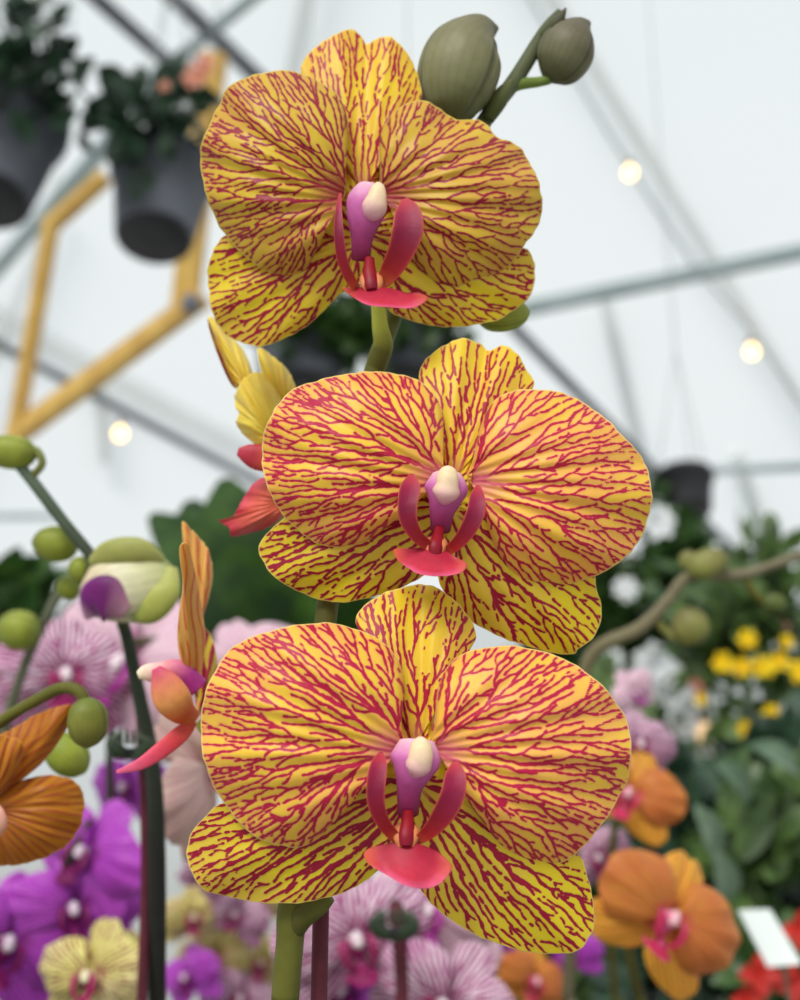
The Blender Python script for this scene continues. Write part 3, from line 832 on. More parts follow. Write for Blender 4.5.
def sl(name, K, cols, d0=.338, ratio=.7, **k):
    return loft(name, [(*q(x, y), d0 + dz, r / 3.077, r / 3.077 * ratio) for x, y, r, dz in K], M['lip'], SF, cols=cols, n=28, m=36, **k)
sl('column', [(425, 478, 12, -.002), (450, 470, 26, -.001), (500, 470, 34, 0), (550, 470, 40, 0), (600, 520, 44, .002)], [CRM, srgb(240, 200, 190), srgb(230, 140, 150), PUR2, PUR2])
sl('side_lobe', [(480, 455, 14, -.006), (505, 500, 46, -.006), (530, 550, 58, -.006), (560, 590, 44, -.004), (600, 610, 22, 0)], [srgb(214, 70, 120), srgb(224, 130, 100), srgb(234, 160, 90), srgb(220, 90, 50), srgb(214, 110, 60)], ratio=.45)
sl('tongue', [(598, 618, 12, 0), (560, 655, 26, -.001), (500, 705, 26, -.004), (430, 752, 18, -.007), (358, 776, 5, -.008)], [srgb(214, 90, 70), srgb(220, 70, 80), srgb(226, 80, 110), srgb(236, 110, 150)], ratio=.35)
stem3('pedicel', [(200, 722, .348, 6), (230, 760, .34, 6), (290, 790, .310, 6), (308, 790, .303, 6)], HP, [YG, G1], m=30)

cb = lambda *p: crop(180, 280, 3.077, p)
YF = empty('flower', at(250, 440, .34), parent=HP); YF['label'] = 'yellow bloom seen from behind, left of the middle bloom'
mp35 = lambda x, y, d: at_np(x, y, .350 + d)
kw = dict(mapper=mp35, parent=YF, N=120, Mr=40)
petal('petal', cs((0, 0)) and cb((90, 108), (130, 150), (190, 208), (222, 280), (212, 320), (180, 332), (150, 305), (120, 225), (95, 165)), cb((205, 318))[0], mat=M['petal_yellow'], lam=9, off=.006, dome=.002, curl=.006, tilt=.006, seed=61, **kw)
petal('petal', cb((84, 118), (100, 160), (124, 222), (152, 300), (176, 334), (160, 325), (138, 285), (112, 220), (92, 160)), cb((172, 330))[0], mat=M['dorsal'], lam=9, off=.008, dome=.001, curl=-.004, tilt=.006, seed=62, **kw)
petal('lateral_sepal', cb((245, 283), (200, 300), (170, 350), (170, 390), (181, 410), (172, 438), (190, 470), (230, 505), (262, 512), (300, 460), (315, 390), (290, 310)), cb((285, 470))[0], mat=M['petal_yellow'], lam=10, off=-.004, dome=.003, curl=.005, ripple=.002, groove=.002, seed=63, **kw)
petal('dorsal_sepal', cb((240, 208), (290, 238), (335, 282), (357, 345), (330, 395), (300, 390), (270, 330), (250, 285)), cb((318, 385))[0], mat=M['petal_yellow'], lam=10, off=.002, dome=.002, curl=.004, seed=64, **kw)
q = lambda x, y: (180 + x / 3.077, 280 + y / 3.077)
def sl2(name, K, cols, d0=.345, ratio=.5, **k):
    return loft(name, [(*q(x, y), d0, r / 3.077, r / 3.077 * ratio) for x, y, r in K], M['lip'], YF, cols=cols, n=24, m=30, **k)
sl2('side_lobe', [(178, 528, 12), (205, 535, 30), (240, 545, 40), (290, 560, 34), (320, 570, 20)], [srgb(190, 60, 80), srgb(184, 50, 66), srgb(214, 90, 70), srgb(220, 120, 80)])
petal('tongue', cb((115, 740), (135, 748), (162, 730), (190, 680), (225, 628), (262, 608), (300, 640), (335, 690), (310, 735), (260, 765), (190, 785), (158, 788), (150, 762)), cb((310, 690))[0], mat=M['lip'], lam=None, off=.0, dome=.003, curl=.004, ripple=.002, seed=65, thick=.001, **kw)
tq = bpy.data.objects[-1] if False else [o for o in YF.children if o.name.startswith('tongue')][0]
ca = tq.data.attributes.new('col', 'FLOAT_COLOR', 'POINT')
nv = len(tq.data.vertices); vals = np.ones((nv, 4), np.float32); vbuf = np.zeros(nv, np.float32); tq.data.attributes['v'].data.foreach_get('value', vbuf)
a_ = np.array(srgb(224, 110, 84)); b_ = np.array(srgb(206, 50, 84)); vals[:, :3] = a_ * (1 - vbuf[:, None] ** 3) + b_ * vbuf[:, None] ** 3
ca.data.foreach_set('color', vals.ravel())
stem3('pedicel', [(285, 440, .352, 6), (320, 450, .335, 6), (350, 480, .320, 6)], HP, [YG, G1], m=24)

# ------------------------------------------------------------------ background blooms from one pattern per colour
def loc_map(x, y, d):
    x = np.asarray(x, float); y = np.asarray(y, float)
    return np.stack([(x - 445) * .00025, -(y - 480) * .00025, -np.asarray(d, float) * np.ones_like(x)], -1)


PROTO = {}


def lipset(a, b, c):
    return dict(cap=[a, a, a], col=[a, b, b, b, c], lobe=[b, c, c, c, b], cal=[c, b], mid=[c, c, b, b])


STYLES = dict(
    orange=(M['orange'], M['orange_sep'], M['orange_sep'], lipset(srgb(246, 190, 200), srgb(220, 90, 140), srgb(196, 40, 84))),
    amber=(M['amber'], M['amber'], M['amber'], lipset(srgb(240, 190, 150), srgb(190, 70, 60), srgb(150, 40, 50))),
    magenta=(M['magenta'], M['magenta'], M['magenta'], lipset(srgb(240, 220, 236), srgb(150, 20, 110), srgb(110, 10, 80))),
    mottled=(M['mottled'], M['mottled'], M['mottled'], lipset(srgb(246, 230, 236), srgb(180, 40, 120), srgb(130, 16, 80))),
    pale=(M['pale'], M['pale'], M['pale'], lipset(srgb(246, 230, 236), srgb(190, 70, 170), srgb(150, 40, 130))),
    cream=(M['cream'], M['cream'], M['cream'], lipset(srgb(246, 240, 200), srgb(180, 40, 110), srgb(150, 20, 80))),
    blush=(M['blush'], M['blush'], M['blush'], lipset(srgb(240, 230, 220), srgb(200, 120, 140), srgb(170, 80, 100))),
)


def proto(style):
    if style not in PROTO:
        e = bpy.data.objects.new('flower', None); COL.objects.link(e); WL[e.name] = Vector((0, 0, 0))
        st = STYLES[style]
        if not PROTO:
            flower(e, 'mid', mapper=loc_map, hi=False, mats=st[:3], local=True, lipcols=st[3], seed=900)
        else:
            src = PROTO[next(iter(PROTO))]
            for ch in src.children:
                c = ch.copy(); c.data = ch.data.copy(); COL.objects.link(c); c.parent = e
                nm = ch.name.split('.')[0]
                if nm in ('petal', 'dorsal_sepal', 'lateral_sepal'):
                    c.data.materials[0] = st[{'petal': 0, 'dorsal_sepal': 1, 'lateral_sepal': 2}[nm]]
                else:
                    nv = len(c.data.vertices); k = {'anther_cap': 'cap', 'column': 'col', 'side_lobe': 'lobe', 'callus': 'cal', 'tongue': 'mid'}[nm]
                    cl = np.array(st[3][k]); t = np.linspace(0, len(cl) - 1, nv); vals = np.ones((nv, 4), np.float32)
                    for j in range(3): vals[:, j] = np.interp(t, np.arange(len(cl)), cl[:, j])
                    c.data.attributes['col'].data.foreach_set('color', vals.ravel())
        PROTO[style] = e
    return PROTO[style]


def bloom(style, plant, px, py, d, width_px, yaw=0, pitch=0, roll=0):
    """a whole flower on a plant, facing the viewer apart from the given turns (degrees)"""
    src = proto(style)
    e = bpy.data.objects.new('flower', None); COL.objects.link(e); e.parent = plant
    P = at(px, py, d)
    e.location = P - WL[plant.name]
    base = Euler((PI / 2 + PITCH * .5, 0, 0)).to_matrix()
    rot = base @ Euler((math.radians(pitch), math.radians(yaw), 0)).to_matrix() @ Euler((0, 0, math.radians(roll))).to_matrix()
    s = width_px * d / FPX / .0965
    e.rotation_euler = rot.to_euler(); e.scale = (s, s, s)
    WL[e.name] = P
    for ch in src.children:
        c = ch.copy(); COL.objects.link(c); c.parent = e
    return e


def plant_at(x, y, label, cat='orchid', group=None, name='orchid_plant'):
    return empty(name, (x, y, BENCH_Z), label, cat, group)


def spike(plant, pts, cols=(G1, G2), down=True, name='flower_stem', side=None, pot='clay', leaves=4):
    """flower stem through pixel points (px,py,d,r px) and on down to the pot"""
    stem3(name, pts, plant, list(cols), m=80)
    if down:
        p = pts[0]; B = at(p[0], p[1], p[2]); r = p[3] * p[2] / FPX
        L = plant.location
        K = [(L.x, L.y, BENCH_Z + .09, r * 1.1, r * 1.1), ((L.x + B.x) / 2, (L.y + B.y) / 2, (BENCH_Z + .1 + B.z) / 2, r * 1.05, r * 1.05), (B.x, B.y, B.z + .002, r, r)]
        loft('lower_stem', K, M['stem'], plant, cols=[cols[-1], cols[0]], n=12, m=20, view=(0, 1, 0), pos3=True)
        orchid_pot(plant, L.x, L.y, pot, leaves)


# left plant with the budding arching stem
DG = srgb(54, 62, 50); DG2 = srgb(38, 38, 34)
PL = plant_at(-0.06, 0.42, 'budding orchid stem arching up the left side with a half-open green and purple bud')
spike(PL, [(157, 1000, .46, 9), (157, 860, .455, 9), (153, 770, .45, 8), (138, 690, .445, 7), (122, 620, .44, 6), (97, 565, .44, 6), (62, 520, .44, 6), (30, 478, .44, 6), (18, 465, .44, 5)], (DG2, DG2, DG, DG, srgb(90, 104, 86)))
YGB = [srgb(120, 130, 50), srgb(150, 160, 60), srgb(140, 150, 56), srgb(110, 118, 50)]
bud_px(PL, 36, 455, -16, 448, 17, .44, YGB)
stem3('pedicel', [(30, 478, .44, 4), (42, 464, .44, 4), (36, 450, .44, 4), (24, 452, .44, 4)], PL, [G1, srgb(140, 150, 90)], m=24)
bud_px(PL, 78, 545, 32, 542, 18, .45, YGB)
bud_px(PL, 92, 568, 68, 572, 14, .445, YGB)
bud_px(PL, 80, 585, 56, 590, 12, .46, YGB)
# the half-open bud: white and purple inside green sepals
OB = [srgb(196, 150, 170), srgb(214, 196, 160), srgb(226, 220, 190), srgb(200, 204, 150), srgb(170, 180, 90)]
loft('opening_bud', [(88, 612, .43, 6, 6), (100, 600, .428, 26, 24), (122, 588, .427, 38, 34), (148, 582, .427, 37, 32), (166, 578, .43, 22, 22), (176, 576, .43, 5, 5)], M['bud'], PL, cols=OB, n=60, m=40, ridges=.05)
loft('bud_petal', [(86, 618, .424, 3, 2), (96, 600, .418, 20, 7), (112, 600, .416, 23, 8), (128, 610, .417, 10, 5)], M['bud'], PL, cols=[srgb(214, 170, 190), srgb(120, 30, 120), srgb(96, 16, 90), srgb(200, 150, 170)], n=30, m=30)
loft('bud_sepal', [(92, 562, .424, 5, 4), (110, 553, .420, 13, 8), (140, 551, .419, 13, 8), (163, 560, .422, 4, 3)], M['bud'], PL, cols=[srgb(164, 166, 90), srgb(150, 154, 80), srgb(170, 172, 104)], n=30, m=30)
loft('bud_sepal', [(132, 616, .422, 6, 5), (150, 610, .418, 14, 8), (166, 592, .418, 14, 8), (172, 568, .422, 6, 4)], M['bud'], PL, cols=[srgb(150, 160, 70), srgb(166, 172, 84), srgb(176, 178, 104)], n=30, m=30)
stem3('pedicel', [(128, 608, .435, 5), (122, 622, .438, 5), (124, 630, .44, 5)], PL, [G1, DG], m=20)

# second thin branch behind it
PB = plant_at(-0.33, 0.55, 'thin blurred orchid stem with one round green bud at the far left')
spike(PB, [(-30, 1000, .62, 5), (-16, 820, .61, 5), (16, 690, .60, 5), (50, 610, .59, 5), (80, 560, .58, 4)], (G2, srgb(110, 116, 96)), pot='potdark')
bud_px(PB, 40, 632, -4, 628, 20, .585, YGB)

# amber orchid at the left edge
PA = plant_at(-0.17, 0.33, 'amber orange orchid bloom cut by the left edge of the frame')
spike(PA, [(-50, 1000, .38, 8), (-60, 850, .38, 8), (-50, 760, .375, 7), (0, 722, .37, 6), (40, 698, .368, 6), (62, 688, .366, 6), (80, 692, .364, 6), (88, 712, .363, 5)], (G2, G1, G1))
bud_px(PA, 88, 698, 87, 748, 20, .362, [srgb(110, 122, 50), srgb(124, 126, 50), srgb(112, 106, 50)])
bud_px(PA, 50, 740, 86, 772, 20, .40, [srgb(130, 150, 50), srgb(150, 164, 60), srgb(140, 146, 60)])
AF = empty('flower', at(0, 800, .36), parent=PA)
mpa = lambda x, y, d: at_np(x, y, .362 + d)
kw = dict(mapper=mpa, parent=AF, N=150, Mr=60)
petal('petal', [(0, 795), (12, 785), (30, 778), (50, 775), (70, 779), (82, 790), (84, 812), (76, 834), (60, 850), (35, 861), (5, 866), (-20, 860), (-20, 820)], (-4, 812), mat=M['amber'], lam=7.5, off=-.001, dome=.003, curl=.004, seed=71, **kw)
petal('dorsal_sepal', [(-20, 745), (10, 730), (35, 715), (60, 706), (71, 706), (66, 730), (45, 760), (20, 782), (0, 800), (-15, 790)], (-5, 795), mat=M['amber'], lam=8, off=.003, tilt=-.004, dome=.002, curl=.004, seed=72, **kw)
petal('petal', [(-30, 730), (0, 735), (22, 742), (20, 765), (5, 790), (-10, 800), (-30, 780)], (-10, 796), mat=M['amber'], lam=8, off=-.004, tilt=-.006, dome=.002, curl=.004, seed=73, **kw)
loft('side_lobe', [(-12, 800, .352, 3, 3), (-2, 812, .350, 6, 4), (1, 826, .350, 6, 4), (-6, 838, .353, 3, 3)], M['lip'], AF, cols=[srgb(236, 180, 160), srgb(220, 150, 130)], n=16, m=16)

# pink mottled orchids
PM_ = plant_at(-0.34, 0.7, 'pale pink orchid spike mottled with purple, behind the opening bud')
spike(PM_, [(112, 1000, .73, 5), (112, 860, .73, 5), (110, 740, .72, 4), (120, 650, .72, 4), (215, 640, .72, 3)], (DG, G2))
bloom('mottled', PM_, 62, 672, .70, 150, yaw=28, roll=8)
bloom('pale', PM_, 128, 660, .72, 190, yaw=-20, roll=-20)
bloom('mottled', PM_, -8, 705, .70, 130, yaw=20, roll=10)
bloom('pale', PM_, 240, 668, .74, 130, yaw=10, roll=30)
bloom('magenta', PM_, 128, 785, .76, 100, yaw=-30, roll=10)
# magenta orchids
PG = plant_at(-0.21, 0.62, 'vivid magenta purple orchid spike in the lower left corner')
spike(PG, [(60, 1000, .67, 5), (58, 960, .67, 5), (62, 900, .665, 4), (70, 860, .66, 4), (90, 820, .66, 3)], (DG, G2))
bloom('magenta', PG, 88, 848, .66, 135, yaw=-25, roll=-15)
bloom('magenta', PG, 72, 905, .655, 140, yaw=20, roll=12)
bloom('magenta', PG, 5, 938, .64, 170, yaw=30, roll=-10)
# speckled cream orchids
PC = plant_at(-0.07, 0.56, 'cream yellow orchid speckled with maroon at the bottom left, beside the dark stem')
spike(PC, [(112, 1000, .61, 4), (110, 980, .61, 4), (105, 950, .61, 3)], (G2, G1), pot='potdark')
bloom('cream', PC, 92, 972, .59, 130, yaw=-20, roll=12)
bloom('cream', PC, 128, 955, .63, 70, yaw=50, roll=-30)
PC2 = plant_at(-0.1, 0.85, 'distant cluster of small cream and magenta orchids between the dark stem and the green stem')
spike(PC2, [(228, 1000, .93, 4), (226, 960, .93, 4), (222, 900, .93, 3), (210, 868, .93, 3)], (G2, G1), pot='potdark')
for (x, y, wd, yw, rl, st) in [(192, 915, 72, 20, 10, 'cream'), (238, 912, 70, -20, -10, 'mottled'), (214, 955, 78, 0, 15, 'cream'), (258, 960, 70, 25, 0, 'cream'), (188, 975, 76, -30, 30, 'magenta'), (240, 996, 80, 10, -20, 'mottled'), (208, 872, 60, 30, -20, 'mottled'), (262, 905, 60, -10, 40, 'cream')]:
    bloom(st, PC2, x, y, .90 + random.uniform(-.02, .03), wd, yaw=yw, roll=rl)
# blush flower seen behind the lower left sepal
PD = plant_at(-0.2, 0.48, 'faded blush orchid bloom turned away, beside the lowest bloom')
spike(PD, [(160, 1000, .51, 4), (160, 900, .51, 4), (166, 810, .505, 4), (200, 770, .50, 3)], (DG2, G2), pot='potdark')
bloom('blush', PD, 205, 770, .50, 170, yaw=60, roll=60)
# pale pink and magenta orchids under the lowest bloom
PE = plant_at(0.07, 0.6, 'pale pink orchids with magenta blotches below the tongue of the lowest bloom')
spike(PE, [(402, 1000, .62, 5), (398, 960, .62, 5), (396, 930, .62, 5), (394, 900, .62, 4)], (srgb(80, 54, 60), srgb(60, 60, 50)))
bloom('mottled', PE, 352, 935, .66, 170, yaw=15, roll=20)
bloom('magenta', PE, 345, 985, .68, 140, yaw=-10, roll=-30)
bloom('pale', PE, 432, 905, .68, 150, yaw=-20, roll=10)
bloom('mottled', PE, 445, 1000, .64, 160, yaw=-15, roll=-20)
bloom('magenta', PE, 470, 925, .72, 90, yaw=-30, roll=30)
# right side
PR = plant_at(0.2, 0.5, 'soft orange orchid bloom with a pink centre at the lower right')
spike(PR, [(640, 1000, .62, 5), (620, 900, .62, 5), (640, 870, .61, 4), (664, 900, .59, 4)], (G2, G1))
bloom('orange', PR, 667, 912, .58, 168, yaw=14, pitch=4, roll=-24)
PR2 = plant_at(0.33, 0.6, 'white orchid with dark purple centre and an orange bloom, right of the lowest bloom')
spike(PR2, [(615, 1000, .76, 4), (610, 880, .76, 4), (622, 790, .75, 4), (638, 720, .74, 3)], (G2, G1), pot='potdark')
bloom('mottled', PR2, 636, 742, .72, 90, yaw=20, roll=0)
bloom('orange', PR2, 628, 790, .70, 110, yaw=-10, roll=-10)
bloom('pale', PR2, 632, 692, .78, 60, yaw=30, roll=40)
bloom('mottled', PR2, 594, 856, .76, 80, yaw=20, roll=30)
PR3 = plant_at(0.08, 0.78, 'small orange and magenta orchids far behind the lowest bloom, at the bottom edge')
spike(PR3, [(540, 1000, .82, 4), (545, 960, .82, 4), (556, 930, .81, 3)], (G2, G1), pot='potdark')
bloom('orange', PR3, 532, 978, .80, 90, yaw=30, roll=-20)
bloom('magenta', PR3, 572, 952, .82, 60, yaw=-20, roll=20)
# remove the pattern flowers, only their copies stay
for e in PROTO.values():
    for ch in list(e.children): bpy.data.objects.remove(ch)
    bpy.data.objects.remove(e)

# budding branch at the right
PN = plant_at(0.2, 0.66, 'bare brown-green orchid branch with four round buds reaching in from the right')
BR = (srgb(110, 104, 80), srgb(120, 112, 84), srgb(110, 104, 84))
spike(PN, [(568, 1000, .70, 6), (574, 860, .69, 6), (580, 720, .68, 6), (592, 655, .67, 7), (640, 628, .66, 7), (668, 600, .66, 6), (690, 576, .66, 6), (740, 575, .66, 6), (770, 566, .66, 5), (830, 545, .66, 5)], BR)
RB = [srgb(120, 122, 60), srgb(134, 136, 70), srgb(128, 126, 70), srgb(110, 106, 60)]
bud_px(PN, 688, 572, 728, 556, 15, .655, RB)
bud_px(PN, 700, 642, 680, 610, 19, .655, RB)
bud_px(PN, 762, 602, 786, 604, 10, .66, [srgb(80, 92, 44), srgb(96, 108, 50)])
bud_px(PN, 686, 570, 690, 550, 9, .66, RB)
stem3('pedicel', [(655, 620, .66, 4), (672, 636, .657, 4), (690, 642, .655, 4)], PN, [G1, srgb(150, 150, 90)], m=20)
stem3('pedicel', [(744, 576, .66, 4), (752, 590, .66, 4), (764, 602, .66, 4)], PN, [G1, G1], m=20)


# ------------------------------------------------------------------ stakes and clips
def rod(name, a, b, r, mat, parent=None, n=12, **kw):
    a = np.array(a, float); b = np.array(b, float)
    t = b - a; t /= np.linalg.norm(t); s = np.cross(t, (0, 1, .3)); s /= np.linalg.norm(s) + 1e-9; u = np.cross(s, t)
    ang = np.linspace(0, 2 * PI, n, endpoint=False)
    V = [p + r * (s * math.cos(x) + u * math.sin(x)) for p in (a, b) for x in ang]
    F = [(j, (j + 1) % n, n + (j + 1) % n, n + j) for j in range(n)] + [tuple(range(n - 1, -1, -1)), tuple(range(n, 2 * n))]
    return mk(name, V, F, mat, parent)


def beam(name, a, b, wd, ht, mat, parent=None, tilt=0.0, chamf=.12):
    a = np.array(a, float); b = np.array(b, float); t = b - a; t /= np.linalg.norm(t)
    s = np.cross(t, (0, 1, 0)) if abs(t[1]) < .95 else np.cross(t, (0, 0, 1)); s /= np.linalg.norm(s); u = np.cross(s, t)
    q = chamf
    pr = [(-.5, -.5 + q), (-.5 + q, -.5), (.5 - q, -.5), (.5, -.5 + q), (.5, .5 - q), (.5 - q, .5), (-.5 + q, .5), (-.5, .5 - q)]
    V = [p + s * (x * wd) + u * (y * ht) for p in (a, b) for x, y in pr]
    F = [(j, (j + 1) % 8, 8 + (j + 1) % 8, 8 + j) for j in range(8)] + [tuple(range(7, -1, -1)), tuple(range(8, 16))]
    return mk(name, V, F, mat, parent, smooth=False)


def stake(pts, r, mat, label):
    B = at(*pts[-1]); T = at(*pts[0])
    dirv = (B - T).normalized()
    foot = B.copy()
    foot = Vector((B.x + dirv.x * .02, B.y + .0, BENCH_Z + .09))
    e = empty('plant_stake', (foot.x, foot.y, foot.z), label, 'plant stake')
    loft('rod', [(T.x, T.y, T.z, r, r), (B.x, B.y, B.z, r, r), (foot.x, foot.y, foot.z, r, r)], mat, e, n=14, m=30, view=(0, 1, 0), pos3=True)
    return e


e1 = stake([(322, 870, .300), (319, 1000, .299)], .0021, M['stake'], 'maroon plant stake beside the green stem of the golden orchid')
e2 = stake([(141, 712, .452), (142, 1000, .452)], .0021, M['stake'], 'purple-brown plant stake beside the dark stem at the left')
e3 = stake([(396, 905, .60), (402, 1000, .60)], .0035, M['stake'], 'short dark stake under the tongue of the lowest bloom')


def claw(px, py, d, size, label):
    e = empty('orchid_clip', at(px, py, d), label, 'clip')
    for sg in (-1, 1):
        V = []
        K = [(px, py + size * .5, d, size * .25, size * .2), (px + sg * size * .6, py + size * .3, d - .004, size * .38, size * .25), (px + sg * size * .9, py - size * .1, d - .006, size * .3, size * .2), (px + sg * size * .5, py - size * .55, d - .006, size * .12, size * .1)]
        loft('jaw', K, M['clip'], e, n=16, m=20)
        for k in range(3):
            x0 = px + sg * size * (.15 + .3 * k); y0 = py - size * .05
            loft('tooth', [(x0, y0, d - .006, size * .12, size * .1), (x0 + sg * size * .03, y0 - size * .5, d - .006, size * .1, size * .08), (x0 + sg * size * .05, y0 - size * .75, d - .005, size * .03, size * .03)], M['clip'], e, n=10, m=10)
    loft('spring', [(px - size * .3, py + size * .3, d - .003, size * .16, size * .16), (px + size * .3, py + size * .3, d - .003, size * .16, size * .16)], M['potdark'], e, n=12, m=6)


claw(130, 745, .452, 20, 'dark green claw clip gripping the dark stem at the left')
claw(394, 925, .59, 22, 'dark green claw clip on the short stake below the lowest bloom')

# ------------------------------------------------------------------ foliage


def cluster(name, spots, leaf_px, mat, parent, up=.3, aspect=.42, seed=0, drop=0.0):
    """one mesh of real leaves, filling blobs (px, py, depth, radius px, count)"""
    r_ = random.Random(seed); V = []; F = []
    for (px, py, d, rad, n) in spots:
        n = int(n * (.36 if leaf_px == 36 else 1)); C = at(px, py, d); R = rad * d / FPX
        for _ in range(n):
            while True:
                o = Vector((r_.uniform(-1, 1), r_.uniform(-1, 1), r_.uniform(-1, 1)))
                if o.length < 1: break
            p = C + o * R
            L = leaf_px * d / FPX * r_.uniform(.7, 1.25)
            dr = (o * .8 + Vector((r_.uniform(-1, 1), r_.uniform(-1, 1), r_.uniform(-1, 1) + up - drop))).normalized()
            nr = Vector((r_.uniform(-.6, .6), r_.uniform(-.9, .1), r_.uniform(0, 1.2)))
            leaf_geo(p, p + dr * L, L * aspect * .5 * 1.2, nr, .25, r_.uniform(-.1, .2), 6, V, F)
    return mk(name, V, F, mat, parent)


def twigs(parent, root, spots, mat, r=.004):
    V = []; F = []
    for (px, py, d, rad, n) in spots:
        b = at(px, py, d); a = Vector(root); mid = (a + b) / 2 + Vector((0, 0, .02))
        P = [a, mid, b]; o = len(V)
        for i, p in enumerate(P):
            for j in range(6):
                x = j * PI / 3; rr = r * (1 - .3 * i)
                V.append((p.x + rr * math.cos(x), p.y + rr * math.sin(x), p.z))
        for i in range(2):
            for j in range(6): F.append((o + i * 6 + j, o + i * 6 + (j + 1) % 6, o + (i + 1) * 6 + (j + 1) % 6, o + (i + 1) * 6 + j))
    mk('stems', V, F, mat, parent)


# hanging pots
def hanging_pot(px, py, d, rtop, rbot, h, label, leafspots, leafmat='leaf_deep', leafpx=36, potm='pot', hang=True, seed=0, group=None):
    """px,py: centre of the pot base"""
    B = at(px, py, d)
    e = empty('hanging_pot_plant', B, label, 'hanging plant', group)
    x, y, z = B
    lathe('pot', [(rbot * .8, z + .004), (rbot, z), (rbot * 1.03, z + .006), (rtop * .96, z + h * .86), (rtop * 1.04, z + h * .87), (rtop * 1.04, z + h), (rtop * .97, z + h), (rtop * .95, z + h * .9), (.01, z + h * .88)], x, y, M[potm], e, 48)
    lathe('drainage_base', [(rbot * .2, z - .0005), (rbot * .93, z - .002), (rbot * .95, z + .002)], x, y, M['potdark'], e, 40)
    for k in range(3):
        a = 2 * PI * k / 3 + .5
        rod('hanger_wire', (x + rtop * math.cos(a), y + rtop * math.sin(a), z + h * .95), (x, y, z + h + .38), .0016, M['wire'], e, 8)
    top = z + h + .38
    rod('hanger_hook', (x, y, top - .005), (x, y, (5.2 - .25 * y) - .06), .0018, M['wire'], e, 8)
    for ch in e.children:
        if ch.name.startswith(('pot', 'drain')): ch.rotation_euler = (math.radians(-14), 0, 0)
    if leafspots:
        cluster('foliage', leafspots, leafpx, M[leafmat], e, seed=seed, aspect=.62)
        twigs(e, (x, y, z + h * .9), leafspots, M['leaf_deep'])
    return e


hanging_pot(154, 238, 2.0, .088, .064, .165, 'charcoal hanging pot of dark succulent leaves beside the golden timber frame',
            [(105, 120, 1.98, 16, 24), (130, 100, 2.0, 18, 24), (160, 118, 2.0, 26, 50), (180, 85, 2.0, 16, 16), (150, 135, 1.96, 34, 60), (195, 110, 2.0, 20, 30), (120, 140, 1.96, 16, 20), (80, 118, 1.96, 12, 10)], seed=3)
hanging_pot(-12, 200, 1.9, .098, .066, .19, 'charcoal hanging pot cut by the left edge with a tall leafy plant',
            [(20, 60, 1.88, 28, 60), (36, 30, 1.9, 20, 30), (45, 75, 1.88, 20, 30), (60, 100, 1.86, 14, 16), (10, 90, 1.86, 36, 60), (28, 8, 1.9, 10, 10), (75, 100, 1.86, 10, 8)], seed=5)
hanging_pot(300, 392, 3.0, .125, .10, .20, 'dark hanging pot behind the gap between the top and middle blooms, left one',
            [(330, 318, 3.0, 40, 110), (270, 320, 3.05, 20, 20), (300, 330, 2.95, 30, 40), (354, 350, 3.0, 24, 50)], 'leaf_dark', 24, 'pot', seed=7)
hanging_pot(408, 385, 3.15, .125, .10, .19, 'dark hanging pot behind the top bloom, right of its pale green pedicel',
            [(400, 315, 3.1, 40, 70), (450, 330, 3.1, 24, 30)], 'leaf_dark', 24, 'pot', seed=8)
hanging_pot(688, 512, 3.4, .085, .066, .12, 'small dark hanging pot under the diagonal roof bar at the right',
            [(680, 560, 3.4, 20, 30), (650, 500, 3.4, 14, 20)], 'leaf_dark', 20, 'potdark', seed=9)


HPT = [o for o in bpy.data.objects if o.name == 'hanging_pot_plant'][0]
def blossom(parent, px, py, d, rpx, mat, n=5, seed=0):
    r_ = random.Random(seed); C = at(px, py, d); R = rpx * d / FPX; V = []; F = []
    for k in range(n):
        a = 2 * PI * k / n + r_.uniform(-.2, .2)
        t = C + Vector((math.cos(a) * R, -R * .4 + r_.uniform(-.2, .2) * R, math.sin(a) * R))
        leaf_geo(C, t, R * .42, (0, -1, .3), .2, .15, 5, V, F)
    return mk('blossom', V, F, M[mat], parent)


for i, (x, y, r) in enumerate([(196, 80, 15), (206, 66, 12), (165, 88, 7)]): blossom(HPT, x, y, 1.95, r, 'peachfl', 6, i + 60)
# shrubs standing on the benches
def shrub(name, px, d, label, cat, parts, group=None, base_z=None, pot=True):
    p = at(px, 900, d); z = BENCH_Z if base_z is None else base_z
    e = empty(name, (p.x, p.y, z), label, cat, group)
    if pot:
        lathe('pot', [(.07, z), (.075, z + .002), (.10, z + .16), (.108, z + .162), (.108, z + .185), (.098, z + .185), (.096, z + .165), (.01, z + .16)], p.x, p.y, M['potdark'], e, 32)
    allsp = []
    for i, (mt, lp, asp, spots) in enumerate(parts):
        cluster('foliage', spots, lp, M[mt], e, seed=hash(label) % 1000 if False else len(label) * 7 + i, aspect=asp)
        allsp += spots
    twigs(e, (p.x, p.y, z + (.16 if pot else 0)), allsp, M['leaf_dark'])
    return e


def big_leaf(parent, base, tip, wpx, mat='leaf_dark', fold=.25, droop=.12):
    b = at(*base); t = at(*tip); V = []; F = []
    leaf_geo(b, t, wpx * base[2] / FPX, (-.1, -1, .5), fold, droop, 16, V, F)
    return mk('leaf', V, F, M[mat], parent)


